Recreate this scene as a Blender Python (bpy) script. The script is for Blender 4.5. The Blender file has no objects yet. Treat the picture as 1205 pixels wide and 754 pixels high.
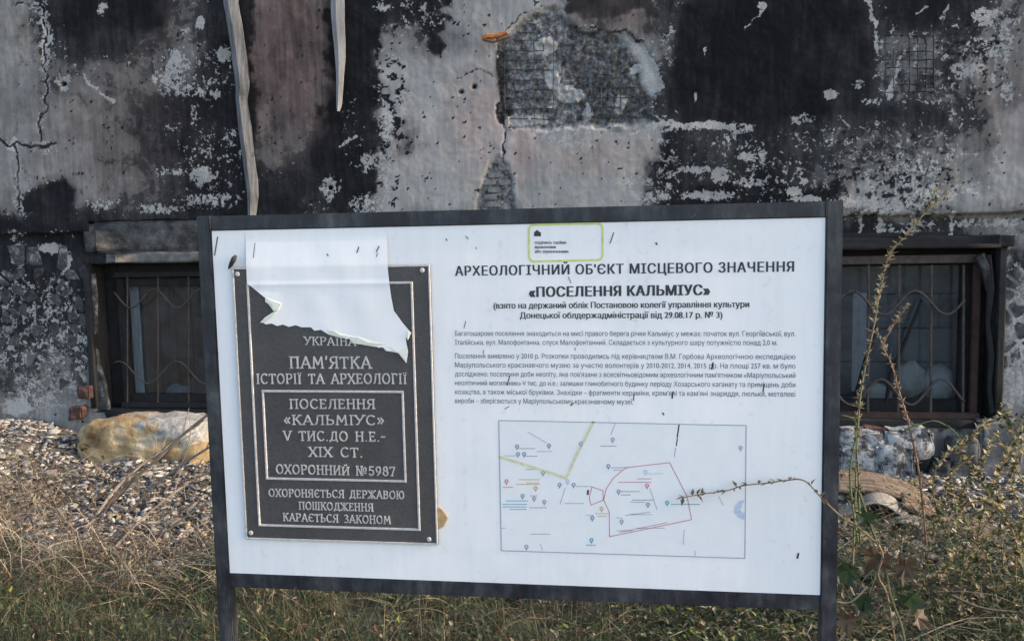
import bpy, bmesh, math, random
import numpy as np
from mathutils import Vector, Matrix
R = math.radians
random.seed(7); rng = np.random.default_rng(11)
SC = bpy.context.scene
COL = SC.collection

# ------------------------------------------------------------------ camera
CAM = np.array([0.2898, -1.8583, 1.5035]); FPX = 1050.3
YAW, PITCH, ROLL = .1469, .0989, -.0205
_f = np.array([-math.sin(YAW)*math.cos(PITCH), math.cos(YAW)*math.cos(PITCH), -math.sin(PITCH)])
_r0 = np.array([math.cos(YAW), math.sin(YAW), 0]); _u0 = np.cross(_r0, _f)
_r = math.cos(ROLL)*_r0 + math.sin(ROLL)*_u0
_u = -math.sin(ROLL)*_r0 + math.cos(ROLL)*_u0
cd = bpy.data.cameras.new("camera"); cam = bpy.data.objects.new("camera", cd); COL.objects.link(cam)
cd.sensor_width = 36; cd.lens = FPX/1205*36; cd.clip_start = .05; cd.clip_end = 500
cam.matrix_world = Matrix([[_r[0], _u[0], -_f[0], CAM[0]], [_r[1], _u[1], -_f[1], CAM[1]],
                           [_r[2], _u[2], -_f[2], CAM[2]], [0, 0, 0, 1]])
SC.camera = cam

# ------------------------------------------------------------------ sky, sun, exposure
SUN_EL, SUN_AZ = 24.0, 91.5          # azimuth clockwise from +Y; 90 = from +X, along the wall
w = bpy.data.worlds.new("World"); SC.world = w; w.use_nodes = True
nt = w.node_tree; bg = nt.nodes['Background']
sky = nt.nodes.new('ShaderNodeTexSky'); sky.sky_type = 'NISHITA'; sky.sun_disc = False
sky.sun_elevation = R(SUN_EL); sky.sun_rotation = R(SUN_AZ)
sky.air_density = 1.0; sky.dust_density = 1.9; sky.ozone_density = 1.0
nt.links.new(sky.outputs[0], bg.inputs[0]); bg.inputs[1].default_value = 0.15
sl = bpy.data.lights.new("sun", 'SUN'); sl.energy = 2.0; sl.angle = R(.6); sl.color = (1, .80, .58)
sun = bpy.data.objects.new("sun", sl); COL.objects.link(sun)
sd = Vector((math.sin(R(SUN_AZ))*math.cos(R(SUN_EL)), math.cos(R(SUN_AZ))*math.cos(R(SUN_EL)), math.sin(R(SUN_EL))))
sun.rotation_euler = sd.to_track_quat('Z', 'Y').to_euler(); sun.location = (6, 0, 6)
SC.view_settings.view_transform = 'Standard'; SC.view_settings.look = 'None'
SC.view_settings.gamma = 1; SC.view_settings.exposure = 1.5

# ------------------------------------------------------------------ measuring helpers
def at(x, y, Y):
    """photo pixel -> point on the vertical plane at distance Y"""
    d = _f + (x-602.5)/FPX*_r - (y-377)/FPX*_u
    t = (Y-CAM[1])/d[1]
    return Vector(CAM+t*d)
def proj(P):
    P = np.asarray(P, float) - CAM
    z = P@_f
    return 602.5+FPX*(P@_r)/z, 377-FPX*(P@_u)/z

# ------------------------------------------------------------------ noise in numpy
def vnoise(x, y, seed=0):
    xi = np.floor(x).astype(np.int64); yi = np.floor(y).astype(np.int64); fx = x-xi; fy = y-yi
    fx = fx*fx*(3-2*fx); fy = fy*fy*(3-2*fy)
    def h(a, b):
        n = (a*374761393 + b*668265263 + seed*974711) & 0x7fffffff
        n = ((n ^ (n >> 13))*1274126177) & 0x7fffffff
        return ((n ^ (n >> 16)) & 0xffff)/65535.
    return (h(xi, yi)*(1-fx)+h(xi+1, yi)*fx)*(1-fy)+(h(xi, yi+1)*(1-fx)+h(xi+1, yi+1)*fx)*fy
def fbm(x, y, oct=4, seed=0, g=.5):
    s = 0; a = 1; t = 0
    for i in range(oct):
        s = s+a*vnoise(x*2**i+i*17.3, y*2**i-i*9.1, seed+i); t += a; a *= g
    return s/t

# ------------------------------------------------------------------ object helpers
def tag(o, label=None, cat=None, group=None, kind=None):
    if label: o['label'] = label
    if cat: o['category'] = cat
    if group: o['group'] = group
    if kind: o['kind'] = kind
    return o
def empty(name, loc, label, cat, group=None, rz=0):
    o = bpy.data.objects.new(name, None); COL.objects.link(o); o.location = loc; o.rotation_euler.z = rz
    o.empty_display_size = .1
    return tag(o, label, cat, group)
def link(name, me, mat=None, parent=None):
    if mat is not None and len(me.materials) == 0: me.materials.append(mat)
    o = bpy.data.objects.new(name, me); COL.objects.link(o)
    if parent is not None:
        o.parent = parent
        o.matrix_parent_inverse = parent_inv(parent)
    return o
def parent_inv(p):
    m = Matrix.Identity(4)
    chain = []
    while p is not None: chain.append(p); p = p.parent
    for q in reversed(chain):
        m = m @ q.matrix_parent_inverse @ q.matrix_basis
    return m.inverted()
class MB:
    def __init__(s): s.v = []; s.f = []; s.c = []
    def add(s, vs, fs, col=None):
        n = len(s.v); s.v += [tuple(v) for v in vs]; s.f += [tuple(i+n for i in f) for f in fs]
        s.c += [col or (1, 1, 1, 1)]*len(vs)
    def box(s, a, b, col=None, jit=0):
        x0, y0, z0 = a; x1, y1, z1 = b
        vs = [(x0, y0, z0), (x1, y0, z0), (x1, y1, z0), (x0, y1, z0), (x0, y0, z1), (x1, y0, z1), (x1, y1, z1), (x0, y1, z1)]
        if jit: vs = [tuple(c+random.uniform(-jit, jit) for c in v) for v in vs]
        s.add(vs, [(0, 3, 2, 1), (4, 5, 6, 7), (0, 1, 5, 4), (1, 2, 6, 5), (2, 3, 7, 6), (3, 0, 4, 7)], col)
    def tube(s, pts, rad, n=6, col=None, flat=None):
        pts = [Vector(p) for p in pts]; k = len(pts)
        if not hasattr(rad, '__len__'): rad = [rad]*k
        vs = []; prev = None
        for i, p in enumerate(pts):
            t = (pts[min(i+1, k-1)]-pts[max(i-1, 0)]).normalized()
            a = t.cross(Vector((0, 1, 0)) if abs(t.y) < .9 else Vector((1, 0, 0))).normalized()
            if prev is not None and a.dot(prev) < 0: a = -a
            prev = a
            b = t.cross(a)
            for j in range(n):
                an = 2*math.pi*j/n
                vs.append(p+a*math.cos(an)*rad[i]+b*math.sin(an)*rad[i])
        fs = [(i*n+j, i*n+(j+1) % n, (i+1)*n+(j+1) % n, (i+1)*n+j) for i in range(k-1) for j in range(n)]
        fs += [tuple(range(n))[::-1], tuple((k-1)*n+j for j in range(n))]
        s.add(vs, fs, col)
    def prism(s, poly, y0, y1, col=None):
        """poly of (x,z) anticlockwise seen from -Y, from y0 (front) to y1"""
        n = len(poly)
        vs = [(x, y0, z) for x, z in poly]+[(x, y1, z) for x, z in poly]
        s.add(vs, [tuple(range(n)), tuple(range(2*n-1, n-1, -1))]+[(i, i+n, (i+1) % n+n, (i+1) % n) for i in range(n)], col)
    def mesh(s, name, smooth=False, colors=False):
        me = bpy.data.meshes.new(name); me.from_pydata(s.v, [], s.f); me.update()
        if colors:
            ca = me.color_attributes.new('tint', 'FLOAT_COLOR', 'POINT')
            ca.data.foreach_set('color', np.array(s.c, dtype=np.float32).ravel())
        if smooth: me.polygons.foreach_set('use_smooth', [True]*len(me.polygons))
        return me
    def build(s, name, mat, parent=None, smooth=False, colors=False, bevel=0):
        me = s.mesh(name, smooth, colors)
        if bevel:
            bm = bmesh.new(); bm.from_mesh(me)
            bmesh.ops.bevel(bm, geom=bm.edges[:], offset=bevel, segments=2, affect='EDGES', clamp_overlap=True)
            bm.to_mesh(me); bm.free()
        return link(name, me, mat, parent)

# ------------------------------------------------------------------ materials
def newmat(name):
    m = bpy.data.materials.new(name); m.use_nodes = True
    return m, m.node_tree, m.node_tree.nodes['Principled BSDF']
class NG:
    """tiny node helper"""
    def __init__(s, nt): s.nt = nt; s.geo = nt.nodes.new('ShaderNodeNewGeometry'); s.pos = s.geo.outputs['Position']
    def n(s, t, **k):
        x = s.nt.nodes.new(t)
        for a, b in k.items(): setattr(x, a, b)
        return x
    def L(s, a, b): s.nt.links.new(a, b)
    def vec(s, sx, sy, sz, obj=False):
        m = s.n('ShaderNodeMapping'); m.inputs['Scale'].default_value = (sx, sy, sz)
        if obj:
            tc = s.n('ShaderNodeTexCoord'); s.L(tc.outputs['Object'], m.inputs[0])
        else: s.L(s.pos, m.inputs[0])
        return m.outputs[0]
    def noise(s, scale=1, detail=5, rough=.6, vec=None, dist=0):
        x = s.n('ShaderNodeTexNoise'); x.inputs['Scale'].default_value = scale; x.inputs['Detail'].default_value = detail
        x.inputs['Roughness'].default_value = rough; x.inputs['Distortion'].default_value = dist
        s.L(vec if vec is not None else s.pos, x.inputs['Vector']); return x.outputs['Fac']
    def math(s, op, a, b=None, c=None, clamp=False):
        x = s.n('ShaderNodeMath', operation=op, use_clamp=clamp)
        for i, q in enumerate((a, b, c)):
            if q is None: continue
            if isinstance(q, (int, float)): x.inputs[i].default_value = q
            else: s.L(q, x.inputs[i])
        return x.outputs[0]
    def ramp(s, fac, stops, interp='LINEAR'):
        x = s.n('ShaderNodeValToRGB'); x.color_ramp.interpolation = interp; e = x.color_ramp.elements
        for i, (p, c) in enumerate(stops):
            q = e[i] if i < 2 else e.new(p)
            q.position = p; q.color = (c, c, c, 1) if isinstance(c, (int, float)) else (*c, 1)
        s.L(fac, x.inputs[0]); return x.outputs[0]
    def mix(s, fac, a, b, blend='MIX'):
        x = s.n('ShaderNodeMix', data_type='RGBA', blend_type=blend)
        for i, q in ((0, fac), (6, a), (7, b)):
            if isinstance(q, (int, float)): x.inputs[i].default_value = q
            elif isinstance(q, tuple): x.inputs[i].default_value = (*q, 1)
            else: s.L(q, x.inputs[i])
        return x.outputs[2]
    def bump(s, h, strength=.4, dist=.005):
        x = s.n('ShaderNodeBump'); x.inputs['Strength'].default_value = strength; x.inputs['Distance'].default_value = dist
        s.L(h, x.inputs['Height']); return x.outputs[0]

def simple(name, c1, c2, scale=20, rough=.8, bump=.3, bdist=.003, detail=6, metal=0, obj=False, c3=None, sx=(1, 1, 1), spec=.5, lo=.35, hi=.65):
    m, nt, p = newmat(name); g = NG(nt)
    v = g.vec(*sx, obj=obj)
    n1 = g.noise(scale, detail, .65, v); n2 = g.noise(scale*6, 4, .6, v)
    f = g.math('ADD', g.math('MULTIPLY', n1, .75), g.math('MULTIPLY', n2, .25))
    st = [(lo, c1), (hi, c2)]
    if c3: st.append((min(.98, hi+.12), c3))
    g.L(g.ramp(f, st), p.inputs['Base Color'])
    p.inputs['Roughness'].default_value = rough; p.inputs['Metallic'].default_value = metal
    p.inputs['Specular IOR Level'].default_value = spec
    if bump: g.L(g.bump(f, bump, bdist), p.inputs['Normal'])
    return m
def tinted(name, rough=.85, nscale=30, amount=.5, bump=.4, bdist=.004, objvar=0, trans=0, spec=.4, base=None):
    """colour from the mesh attribute 'tint' (or a base colour) with grain"""
    m, nt, p = newmat(name); g = NG(nt)
    if base is None:
        a = g.n('ShaderNodeAttribute'); a.attribute_name = 'tint'; c = a.outputs['Color']
    else: c = base
    n1 = g.noise(nscale, 6, .65, g.vec(1, 1, 1, obj=bool(base)))
    k = g.ramp(n1, [(.3, 1-amount), (.7, 1+amount*.6)])
    c = g.mix(1.0, c, k, 'MULTIPLY')
    if objvar:
        oi = g.n('ShaderNodeObjectInfo')
        v = g.ramp(oi.outputs['Random'], [(0, (1-objvar, 1-objvar, 1-objvar)), (.5, (1, .96, .9)), (1, (1+objvar*.7, 1+objvar*.66, 1+objvar*.6))])
        c = g.mix(1.0, c, v, 'MULTIPLY')
    g.L(c, p.inputs['Base Color']); p.inputs['Roughness'].default_value = rough
    p.inputs['Specular IOR Level'].default_value = spec
    if bump: g.L(g.bump(n1, bump, bdist), p.inputs['Normal'])
    if trans:
        t = g.n('ShaderNodeBsdfTranslucent'); g.L(c, t.inputs[0])
        mx = g.n('ShaderNodeMixShader'); mx.inputs[0].default_value = trans
        out = [x for x in nt.nodes if x.type == 'OUTPUT_MATERIAL'][0]
        g.L(p.outputs[0], mx.inputs[1]); g.L(t.outputs[0], mx.inputs[2]); g.L(mx.outputs[0], out.inputs[0])
    return m

def wall_material():
    m, nt, p = newmat('burnt_plaster'); g = NG(nt)
    a = g.n('ShaderNodeAttribute'); a.attribute_name = 'soot_map'
    sp = g.n('ShaderNodeSeparateColor'); g.L(a.outputs['Color'], sp.inputs[0])
    br, fl, wm = sp.outputs[0], sp.outputs[1], sp.outputs[2]
    hl = a.outputs['Alpha']
    n1 = g.noise(4, 9, .62, None, .4); n2 = g.noise(26, 8, .62, None, .3); n3 = g.noise(1, 6, .6, g.vec(38, 1, 3))
    n4 = g.noise(110, 5, .6); n5 = g.noise(11, 9, .68, None, .6)
    # soot thickness: broad value + cloudy + vertical wash
    b = g.math('ADD', br, g.math('MULTIPLY', g.math('SUBTRACT', n1, .5), .34))
    b = g.math('ADD', b, g.math('MULTIPLY', g.math('SUBTRACT', n3, .5), .30))
    b = g.math('ADD', b, g.math('MULTIPLY', g.math('SUBTRACT', n4, .5), .10))
    # ragged edge between soot and plaster
    e = g.math('ADD', br, g.math('MULTIPLY', g.math('SUBTRACT', n5, .5), 1.05))
    e = g.ramp(e, [(.30, 0.0), (.36, 1.0)])
    mid = g.math('MULTIPLY', g.math('SUBTRACT', e, .5), .17)
    wgt = g.ramp(br, [(.12, .25), (.32, 1.0)])
    wg2 = g.ramp(br, [(.50, 1.0), (.75, .2)])
    mid = g.math('MULTIPLY', mid, g.math('MULTIPLY', wgt, wg2))
    mid = g.math('MULTIPLY', mid, g.math('SUBTRACT', 1.0, g.math('MULTIPLY', wm, 1.2), None, True))
    b = g.math('ADD', b, g.math('MULTIPLY', g.math('SUBTRACT', n5, .5), .22))
    b = g.math('ADD', b, g.math('MAXIMUM', g.math('MULTIPLY', g.math('SUBTRACT', g.noise(7, 8, .6, g.vec(1.6, 1, .8), 1.0), .52), .40), 0.0))
    b = g.math('ADD', b, mid, None, True)
    col = g.ramp(b, [(0, (.009, .0095, .011)), (.12, (.019, .0195, .022)), (.3, (.054, .053, .054)), (.5, (.150, .145, .139)),
                     (.7, (.31, .301, .287)), (.9, (.45, .438, .415)), (1, (.57, .56, .54))])
    warm = g.mix(wm, (1, 1, 1), (1.26, .93, .88))
    col = g.mix(1.0, col, warm, 'MULTIPLY')
    # patches where the sooty skin has flaked off down to pale lime
    n6 = g.noise(55, 7, .66, None, .4)
    f = g.math('ADD', fl, g.math('MULTIPLY', g.math('SUBTRACT', n2, .5), 1.4))
    f = g.math('ADD', f, g.math('MULTIPLY', g.math('SUBTRACT', n6, .5), 1.5))
    f = g.ramp(f, [(.52, 0.0), (.60, 1.0)])
    fcol = g.ramp(g.math('ADD', g.math('MULTIPLY', n4, .5), g.math('MULTIPLY', n1, .5)), [(.36, (.22, .217, .21)), (.62, (.52, .51, .49))])
    col = g.mix(g.math('MULTIPLY', f, .82), col, fcol)
    # pits and specks in the plaster
    pit = g.ramp(g.noise(62, 3, .5), [(.70, 0.0), (.76, .4)])
    col = g.mix(pit, col, (.03, .03, .032))
    # broken-out render: exposed rough masonry
    hc = g.ramp(g.math('ADD', g.math('MULTIPLY', n2, .5), g.math('MULTIPLY', n6, .5)), [(.38, (.022, .022, .023)), (.5, (.11, .109, .108)), (.58, (.22, .217, .212)), (.70, (.42, .415, .40))])
    hc = g.mix(1.0, hc, g.ramp(br, [(.2, .45), (.8, 1.5)]), 'MULTIPLY')
    col = g.mix(hl, col, hc)
    g.L(col, p.inputs['Base Color']); p.inputs['Roughness'].default_value = .96; p.inputs['Specular IOR Level'].default_value = .1
    h = g.math('ADD', g.math('MULTIPLY', n2, .5), g.math('MULTIPLY', n4, .35))
    h = g.math('SUBTRACT', h, g.math('MULTIPLY', f, .25))
    h = g.math('SUBTRACT', h, g.math('MULTIPLY', pit, .3))
    g.L(g.bump(h, .5, .005), p.inputs['Normal'])
    return m
M = {}
M['wall'] = wall_material()
M['soot_stone'] = simple('sooty_stone', (.014, .014, .016), (.06, .06, .063), 15, .9, .7, .006, c3=(.30, .30, .30), lo=.38, hi=.54)
M['lintel'] = simple('sooty_concrete', (.016, .016, .018), (.085, .085, .085), 9, .9, .6, .006, c3=(.2, .2, .195), lo=.42, hi=.60)
M['pale_lintel'] = simple('pale_mortar', (.05, .05, .05), (.17, .167, .163), 16, .9, .6, .006)
M['char'] = simple('charred_wood', (.003, .003, .004), (.016, .015, .016), 18, .85, .8, .006, c3=(.09, .09, .095), lo=.38, hi=.68)
M['rust_iron'] = simple('rusty_iron', (.05, .028, .02), (.14, .07, .045), 40, .8, .4, .001)
M['grille'] = simple('grille_iron', (.025, .020, .019), (.085, .062, .052), 40, .7, .3, .001)
M['brown_wood'] = simple('brown_board', (.07, .038, .022), (.16, .085, .045), 8, .8, .3, .002, sx=(12, 1, 1))
M['rust_rail'] = simple('rust_rail', (.02, .011, .009), (.07, .032, .022), 18, .85, .5, .003)
M['curtain'] = simple('pale_curtain', (.42, .44, .47), (.62, .63, .66), 6, .9, .2, .003, sx=(6, 1, 1))
M['room_block'] = simple('room_blockwork', (.16, .175, .19), (.30, .31, .33), 7, .9, .4, .004)
M['sack'] = simple('pale_sack', (.45, .43, .40), (.70, .68, .65), 9, .85, .5, .006)
M['red_brick'] = simple('red_brick', (.025, .018, .016), (.12, .05, .038), 26, .9, .6, .004)
M['grey_brick'] = simple('sooty_brick', (.09, .09, .09), (.25, .25, .245), 30, .9, .6, .004)
M['whitewash'] = simple('sooted_whitewash', (.03, .031, .034), (.30, .305, .31), 16, .9, .9, .008, c3=(.48, .485, .49), lo=.43, hi=.53)
M['limestone'] = None
M['zinc'] = simple('weathered_zinc', (.05, .052, .056), (.16, .16, .165), 14, .75, .6, .003, sx=(5, 1, .35), lo=.38, hi=.6)
M['zinc2'] = simple('pale_strip_metal', (.13, .135, .145), (.22, .22, .23), 14, .7, .5, .002, sx=(5, 1, .35), lo=.38, hi=.6)
M['orange'] = simple('orange_rust', (.25, .07, .02), (.6, .22, .05), 60, .7, .4, .002)
M['wire'] = simple('wire', (.012, .012, .013), (.06, .06, .06), 60, .8, 0)
M['soil'] = simple('soil', (.035, .032, .028), (.13, .12, .105), 14, .95, .9, .02, c3=(.30, .28, .25))
M['roof_sheet'] = simple('rusty_brown_sheet', (.07, .05, .038), (.22, .165, .125), 9, .85, .7, .006, c3=(.34, .29, .24), sx=(.6, 5, 1), lo=.40, hi=.56)
M['grey_sheet'] = simple('grey_sheet', (.16, .155, .145), (.36, .34, .30), 10, .7, .4, .004)
M['rubble'] = tinted('rubble', .92, 26, .5, .8, .006, objvar=.55)
M['rubble_pale'] = tinted('rubble_pale', .92, 26, .45, .7, .006, objvar=.35, base=(.31, .295, .275))
M['rubble_grey'] = tinted('rubble_grey', .92, 26, .5, .7, .006, objvar=.45, base=(.16, .158, .155))
M['rubble_brick'] = tinted('rubble_brick', .92, 26, .5, .7, .006, objvar=.3, base=(.30, .15, .10))
M['rubble_ochre'] = tinted('rubble_ochre', .92, 26, .45, .7, .006, objvar=.3, base=(.42, .29, .15))
M['grass'] = tinted('grass_blades', .7, 9, .3, 0, trans=.3)
M['stem'] = tinted('plant_stem', .8, 40, .4, .2, .001)
M['leaf'] = tinted('plant_leaf', .6, 40, .35, .2, .001, trans=.35)
M['branch'] = simple('dry_branch', (.12, .098, .078), (.28, .235, .19), 30, .85, .5, .002)
M['dark_branch'] = simple('dark_twig', (.04, .028, .022), (.11, .08, .065), 30, .85, .5, .002)
def limestone():
    m, nt, p = newmat('limestone_slab'); g = NG(nt)
    n1 = g.noise(5, 8, .62, g.vec(1, 1, 1, True), .4); n2 = g.noise(28, 6, .6)
    c = g.ramp(n1, [(.34, (.16, .10, .055)), (.46, (.36, .25, .13)), (.56, (.46, .37, .23)), (.68, (.42, .39, .34))])
    # whitish lime smear over the right and upper part
    tc = g.n('ShaderNodeTexCoord'); sx = g.n('ShaderNodeSeparateXYZ'); g.L(tc.outputs['Object'], sx.inputs[0])
    f = g.math('ADD', g.math('MULTIPLY', sx.outputs[2], 3.6), g.math('MULTIPLY', sx.outputs[0], .9))
    f = g.math('ADD', f, g.math('MULTIPLY', g.math('SUBTRACT', n1, .5), 2.2))
    f = g.ramp(f, [(.42, 0.0), (.62, 1.0)])
    wc = g.ramp(n2, [(.3, (.18, .175, .165)), (.7, (.42, .41, .39))])
    c = g.mix(f, c, wc)
    d = g.ramp(g.noise(13, 5, .6), [(.63, 0.0), (.68, .8)])
    c = g.mix(d, c, (.07, .06, .055))
    g.L(c, p.inputs['Base Color']); p.inputs['Roughness'].default_value = 1; p.inputs['Specular IOR Level'].default_value = .1
    g.L(g.bump(g.math('ADD', n1, g.math('MULTIPLY', n2, .6)), .9, .02), p.inputs['Normal'])
    return m
M['limestone'] = limestone()
def paint_frame():
    m, nt, p = newmat('dark_frame_paint'); g = NG(nt)
    n1 = g.noise(9, 8, .7, g.vec(1, 1, 1)); n2 = g.noise(60, 5, .6); n3 = g.noise(22, 6, .7, g.vec(1, 1, .25))
    f = g.math('ADD', g.math('MULTIPLY', n1, .5), g.math('MULTIPLY', n3, .5))
    c = g.ramp(f, [(.41, (.007, .008, .012)), (.48, (.016, .018, .025)), (.55, (.038, .041, .047)), (.63, (.085, .088, .09))])
    sc = g.ramp(n2, [(.68, 0.0), (.72, .6)])
    c = g.mix(sc, c, (.16, .13, .11))
    g.L(c, p.inputs['Base Color']); g.L(g.ramp(n1, [(.3, .35), (.7, .62)]), p.inputs['Roughness'])
    g.L(g.bump(g.math('ADD', n1, g.math('MULTIPLY', n2, .3)), .25, .002), p.inputs['Normal'])
    return m
M['frame'] = paint_frame()
def board_mat(name, dirt=1):
    m, nt, p = newmat(name); g = NG(nt)
    n1 = g.noise(2.2, 6, .55); n2 = g.noise(45, 5, .6); n3 = g.noise(1, 5, .6, g.vec(50, 1, 4))
    f = g.math('ADD', g.math('MULTIPLY', n1, .6), g.math('MULTIPLY', n3, .4))
    c = g.ramp(f, [(.3, (.77, .775, .78)), (.6, (.86, .86, .86))])
    s = g.ramp(g.math('ADD', g.math('MULTIPLY', n2, .6), g.math('MULTIPLY', g.noise(1, 7, .7, g.vec(22, 1, 2.5)), .4)), [(.56, 0.0), (.70, .34*dirt)])
    c = g.mix(s, c, (.42, .41, .39))
    g.L(c, p.inputs['Base Color']); p.inputs['Roughness'].default_value = .42; p.inputs['Specular IOR Level'].default_value = .4
    g.L(g.bump(g.noise(3.5, 3, .5), .35, .012), p.inputs['Normal'])
    return m
M['board'] = board_mat('white_vinyl_board'); M['film'] = board_mat('white_film', .6)
M['torn'] = simple('torn_film_edge', (.66, .68, .55), (.80, .80, .72), 90, .8, .4, .002)
M['mapbg'] = simple('map_print', (.76, .775, .79), (.81, .825, .84), 30, .45, 0)
def plaque_mat():
    m, nt, p = newmat('plaque_bronze'); g = NG(nt)
    n1 = g.noise(150, 6, .7); n2 = g.noise(5, 5, .6); n3 = g.noise(1, 5, .6, g.vec(300, 1, 30))
    f = g.math('ADD', g.math('MULTIPLY', n1, .5), g.math('MULTIPLY', n2, .5))
    c = g.ramp(f, [(.35, (.052, .048, .047)), (.65, (.098, .091, .088))])
    g.L(c, p.inputs['Base Color']); p.inputs['Roughness'].default_value = .55; p.inputs['Metallic'].default_value = .15
    g.L(g.bump(n1, .6, .002), p.inputs['Normal'])
    return m
M['plaque'] = plaque_mat()
M['relief'] = simple('relief_metal', (.42, .405, .39), (.66, .64, .62), 120, .45, .3, .001, metal=.2)
def flat(name, c, rough=.5):
    m, nt, p = newmat(name); g = NG(nt)
    n = g.noise(90, 4, .6); k = g.ramp(n, [(.3, tuple(x*.82 for x in c)), (.7, tuple(min(1, x*1.12) for x in c))])
    g.L(k, p.inputs['Base Color']); p.inputs['Roughness'].default_value = rough
    return m
M['ink'] = flat('ink', (.035, .037, .045)); M['ink_soft'] = flat('ink_soft', (.075, .085, .11))
M['yellow'] = flat('yellow_print', (.62, .66, .22)); M['road'] = flat('road_print', (.66, .65, .42))
M['red'] = flat('red_print', (.55, .19, .23)); M['grey'] = flat('grey_print', (.33, .36, .41)); M['pin'] = flat('pin_print', (.26, .32, .44))
M['cyan'] = flat('cyan_print', (.12, .38, .50)); M['pinkp'] = flat('pink_print', (.58, .25, .32)); M['orangep'] = flat('orange_print', (.60, .42, .22))
M['lightgrey'] = flat('light_grey_print', (.42, .45, .49)); M['bluep'] = flat('pale_blue_print', (.50, .57, .74))
M['mark'] = flat('dark_scratch', (.03, .03, .035), .8)
def glass_mat():
    m, nt, p = newmat('dusty_glass'); g = NG(nt)
    gl = g.n('ShaderNodeBsdfGlossy'); gl.inputs['Roughness'].default_value = .15; gl.inputs[0].default_value = (.8, .85, .9, 1)
    tr = g.n('ShaderNodeBsdfTransparent'); tr.inputs[0].default_value = (.72, .76, .78, 1)
    df = g.n('ShaderNodeBsdfDiffuse'); df.inputs[0].default_value = (.16, .17, .19, 1)
    a = g.n('ShaderNodeMixShader'); a.inputs[0].default_value = .035; g.L(tr.outputs[0], a.inputs[1]); g.L(gl.outputs[0], a.inputs[2])
    b = g.n('ShaderNodeMixShader'); g.L(g.ramp(g.noise(7, 6, .6), [(.35, .01), (.7, .15)]), b.inputs[0]); g.L(a.outputs[0], b.inputs[1]); g.L(df.outputs[0], b.inputs[2])
    out = [x for x in nt.nodes if x.type == 'OUTPUT_MATERIAL'][0]; g.L(b.outputs[0], out.inputs[0])
    return m
M['glass'] = glass_mat()

# ================================================================== LETTERING OUTLINES
TEXT_CACHE = {}
def font_geo(body, spacing=1.0):
    if (body, spacing) in TEXT_CACHE: return TEXT_CACHE[(body, spacing)]
    c = bpy.data.curves.new('t', 'FONT'); c.body = body; c.size = 1; c.space_character = spacing; c.resolution_u = 3; c.fill_mode = 'NONE'
    o = bpy.data.objects.new('t', c); COL.objects.link(o)
    dg = bpy.context.evaluated_depsgraph_get(); dg.update()
    me0 = bpy.data.meshes.new_from_object(o.evaluated_get(dg)); bpy.data.objects.remove(o); bpy.data.curves.remove(c)
    pv = [q.co[:2] for q in me0.vertices]; nx_ = {}
    for e in me0.edges: nx_.setdefault(e.vertices[0], []).append(e.vertices[1]); nx_.setdefault(e.vertices[1], []).append(e.vertices[0])
    bpy.data.meshes.remove(me0)
    seen = set(); loops = []
    for st in range(len(pv)):
        if st in seen or st not in nx_: continue
        L_ = [st]; seen.add(st); cur = min(nx_[st])
        if st+1 in nx_[st]: cur = st+1
        while cur not in seen:
            L_.append(cur); seen.add(cur); nn_ = [q for q in nx_[cur] if q not in seen]
            if not nn_: break
            cur = nn_[0]
        P_ = [pv[i] for i in L_]
        ar = sum(P_[i][0]*P_[(i+1) % len(P_)][1]-P_[(i+1) % len(P_)][0]*P_[i][1] for i in range(len(P_)))/2
        if abs(ar) > 1e-7: loops.append((ar, P_))
    from mathutils.geometry import delaunay_2d_cdt
    cv = []; ce = []
    for _, P_ in loops:
        n_ = len(cv); cv += [Vector(p) for p in P_]; ce += [(n_+i, n_+(i+1) % len(P_)) for i in range(len(P_))]
    ov, oe, of_, *_r2 = delaunay_2d_cdt(cv, ce, [], 0, 1e-7)
    v = np.array([p[:] for p in ov]); tri = [tuple(t_) for t_ in of_ if len(t_) == 3]
    cen = np.array([v[list(t_)].mean(0) for t_ in tri]); A_ = np.array([cv[i][:] for i, j in ce]); B_ = np.array([cv[j][:] for i, j in ce])
    wn = np.zeros(len(cen), int)
    for k0 in range(0, len(cen), 2000):
        c_ = cen[k0:k0+2000]; cy = c_[:, 1][:, None]; up = (A_[:, 1] <= cy) & (B_[:, 1] > cy); dn = (A_[:, 1] > cy) & (B_[:, 1] <= cy)
        dy = B_[:, 1]-A_[:, 1]; xi = A_[:, 0]+(cy-A_[:, 1])*(B_[:, 0]-A_[:, 0])/np.where(abs(dy) < 1e-12, 1e-12, dy)
        rt = xi > c_[:, 0][:, None]; wn[k0:k0+2000] = (up & rt).sum(1)-(dn & rt).sum(1)
    f = [t_ for t_, q_ in zip(tri, wn) if q_ != 0]; zo = [0]*len(v)
    TEXT_CACHE[(body, spacing)] = (v, f, zo)
    return v, f, zo
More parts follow.
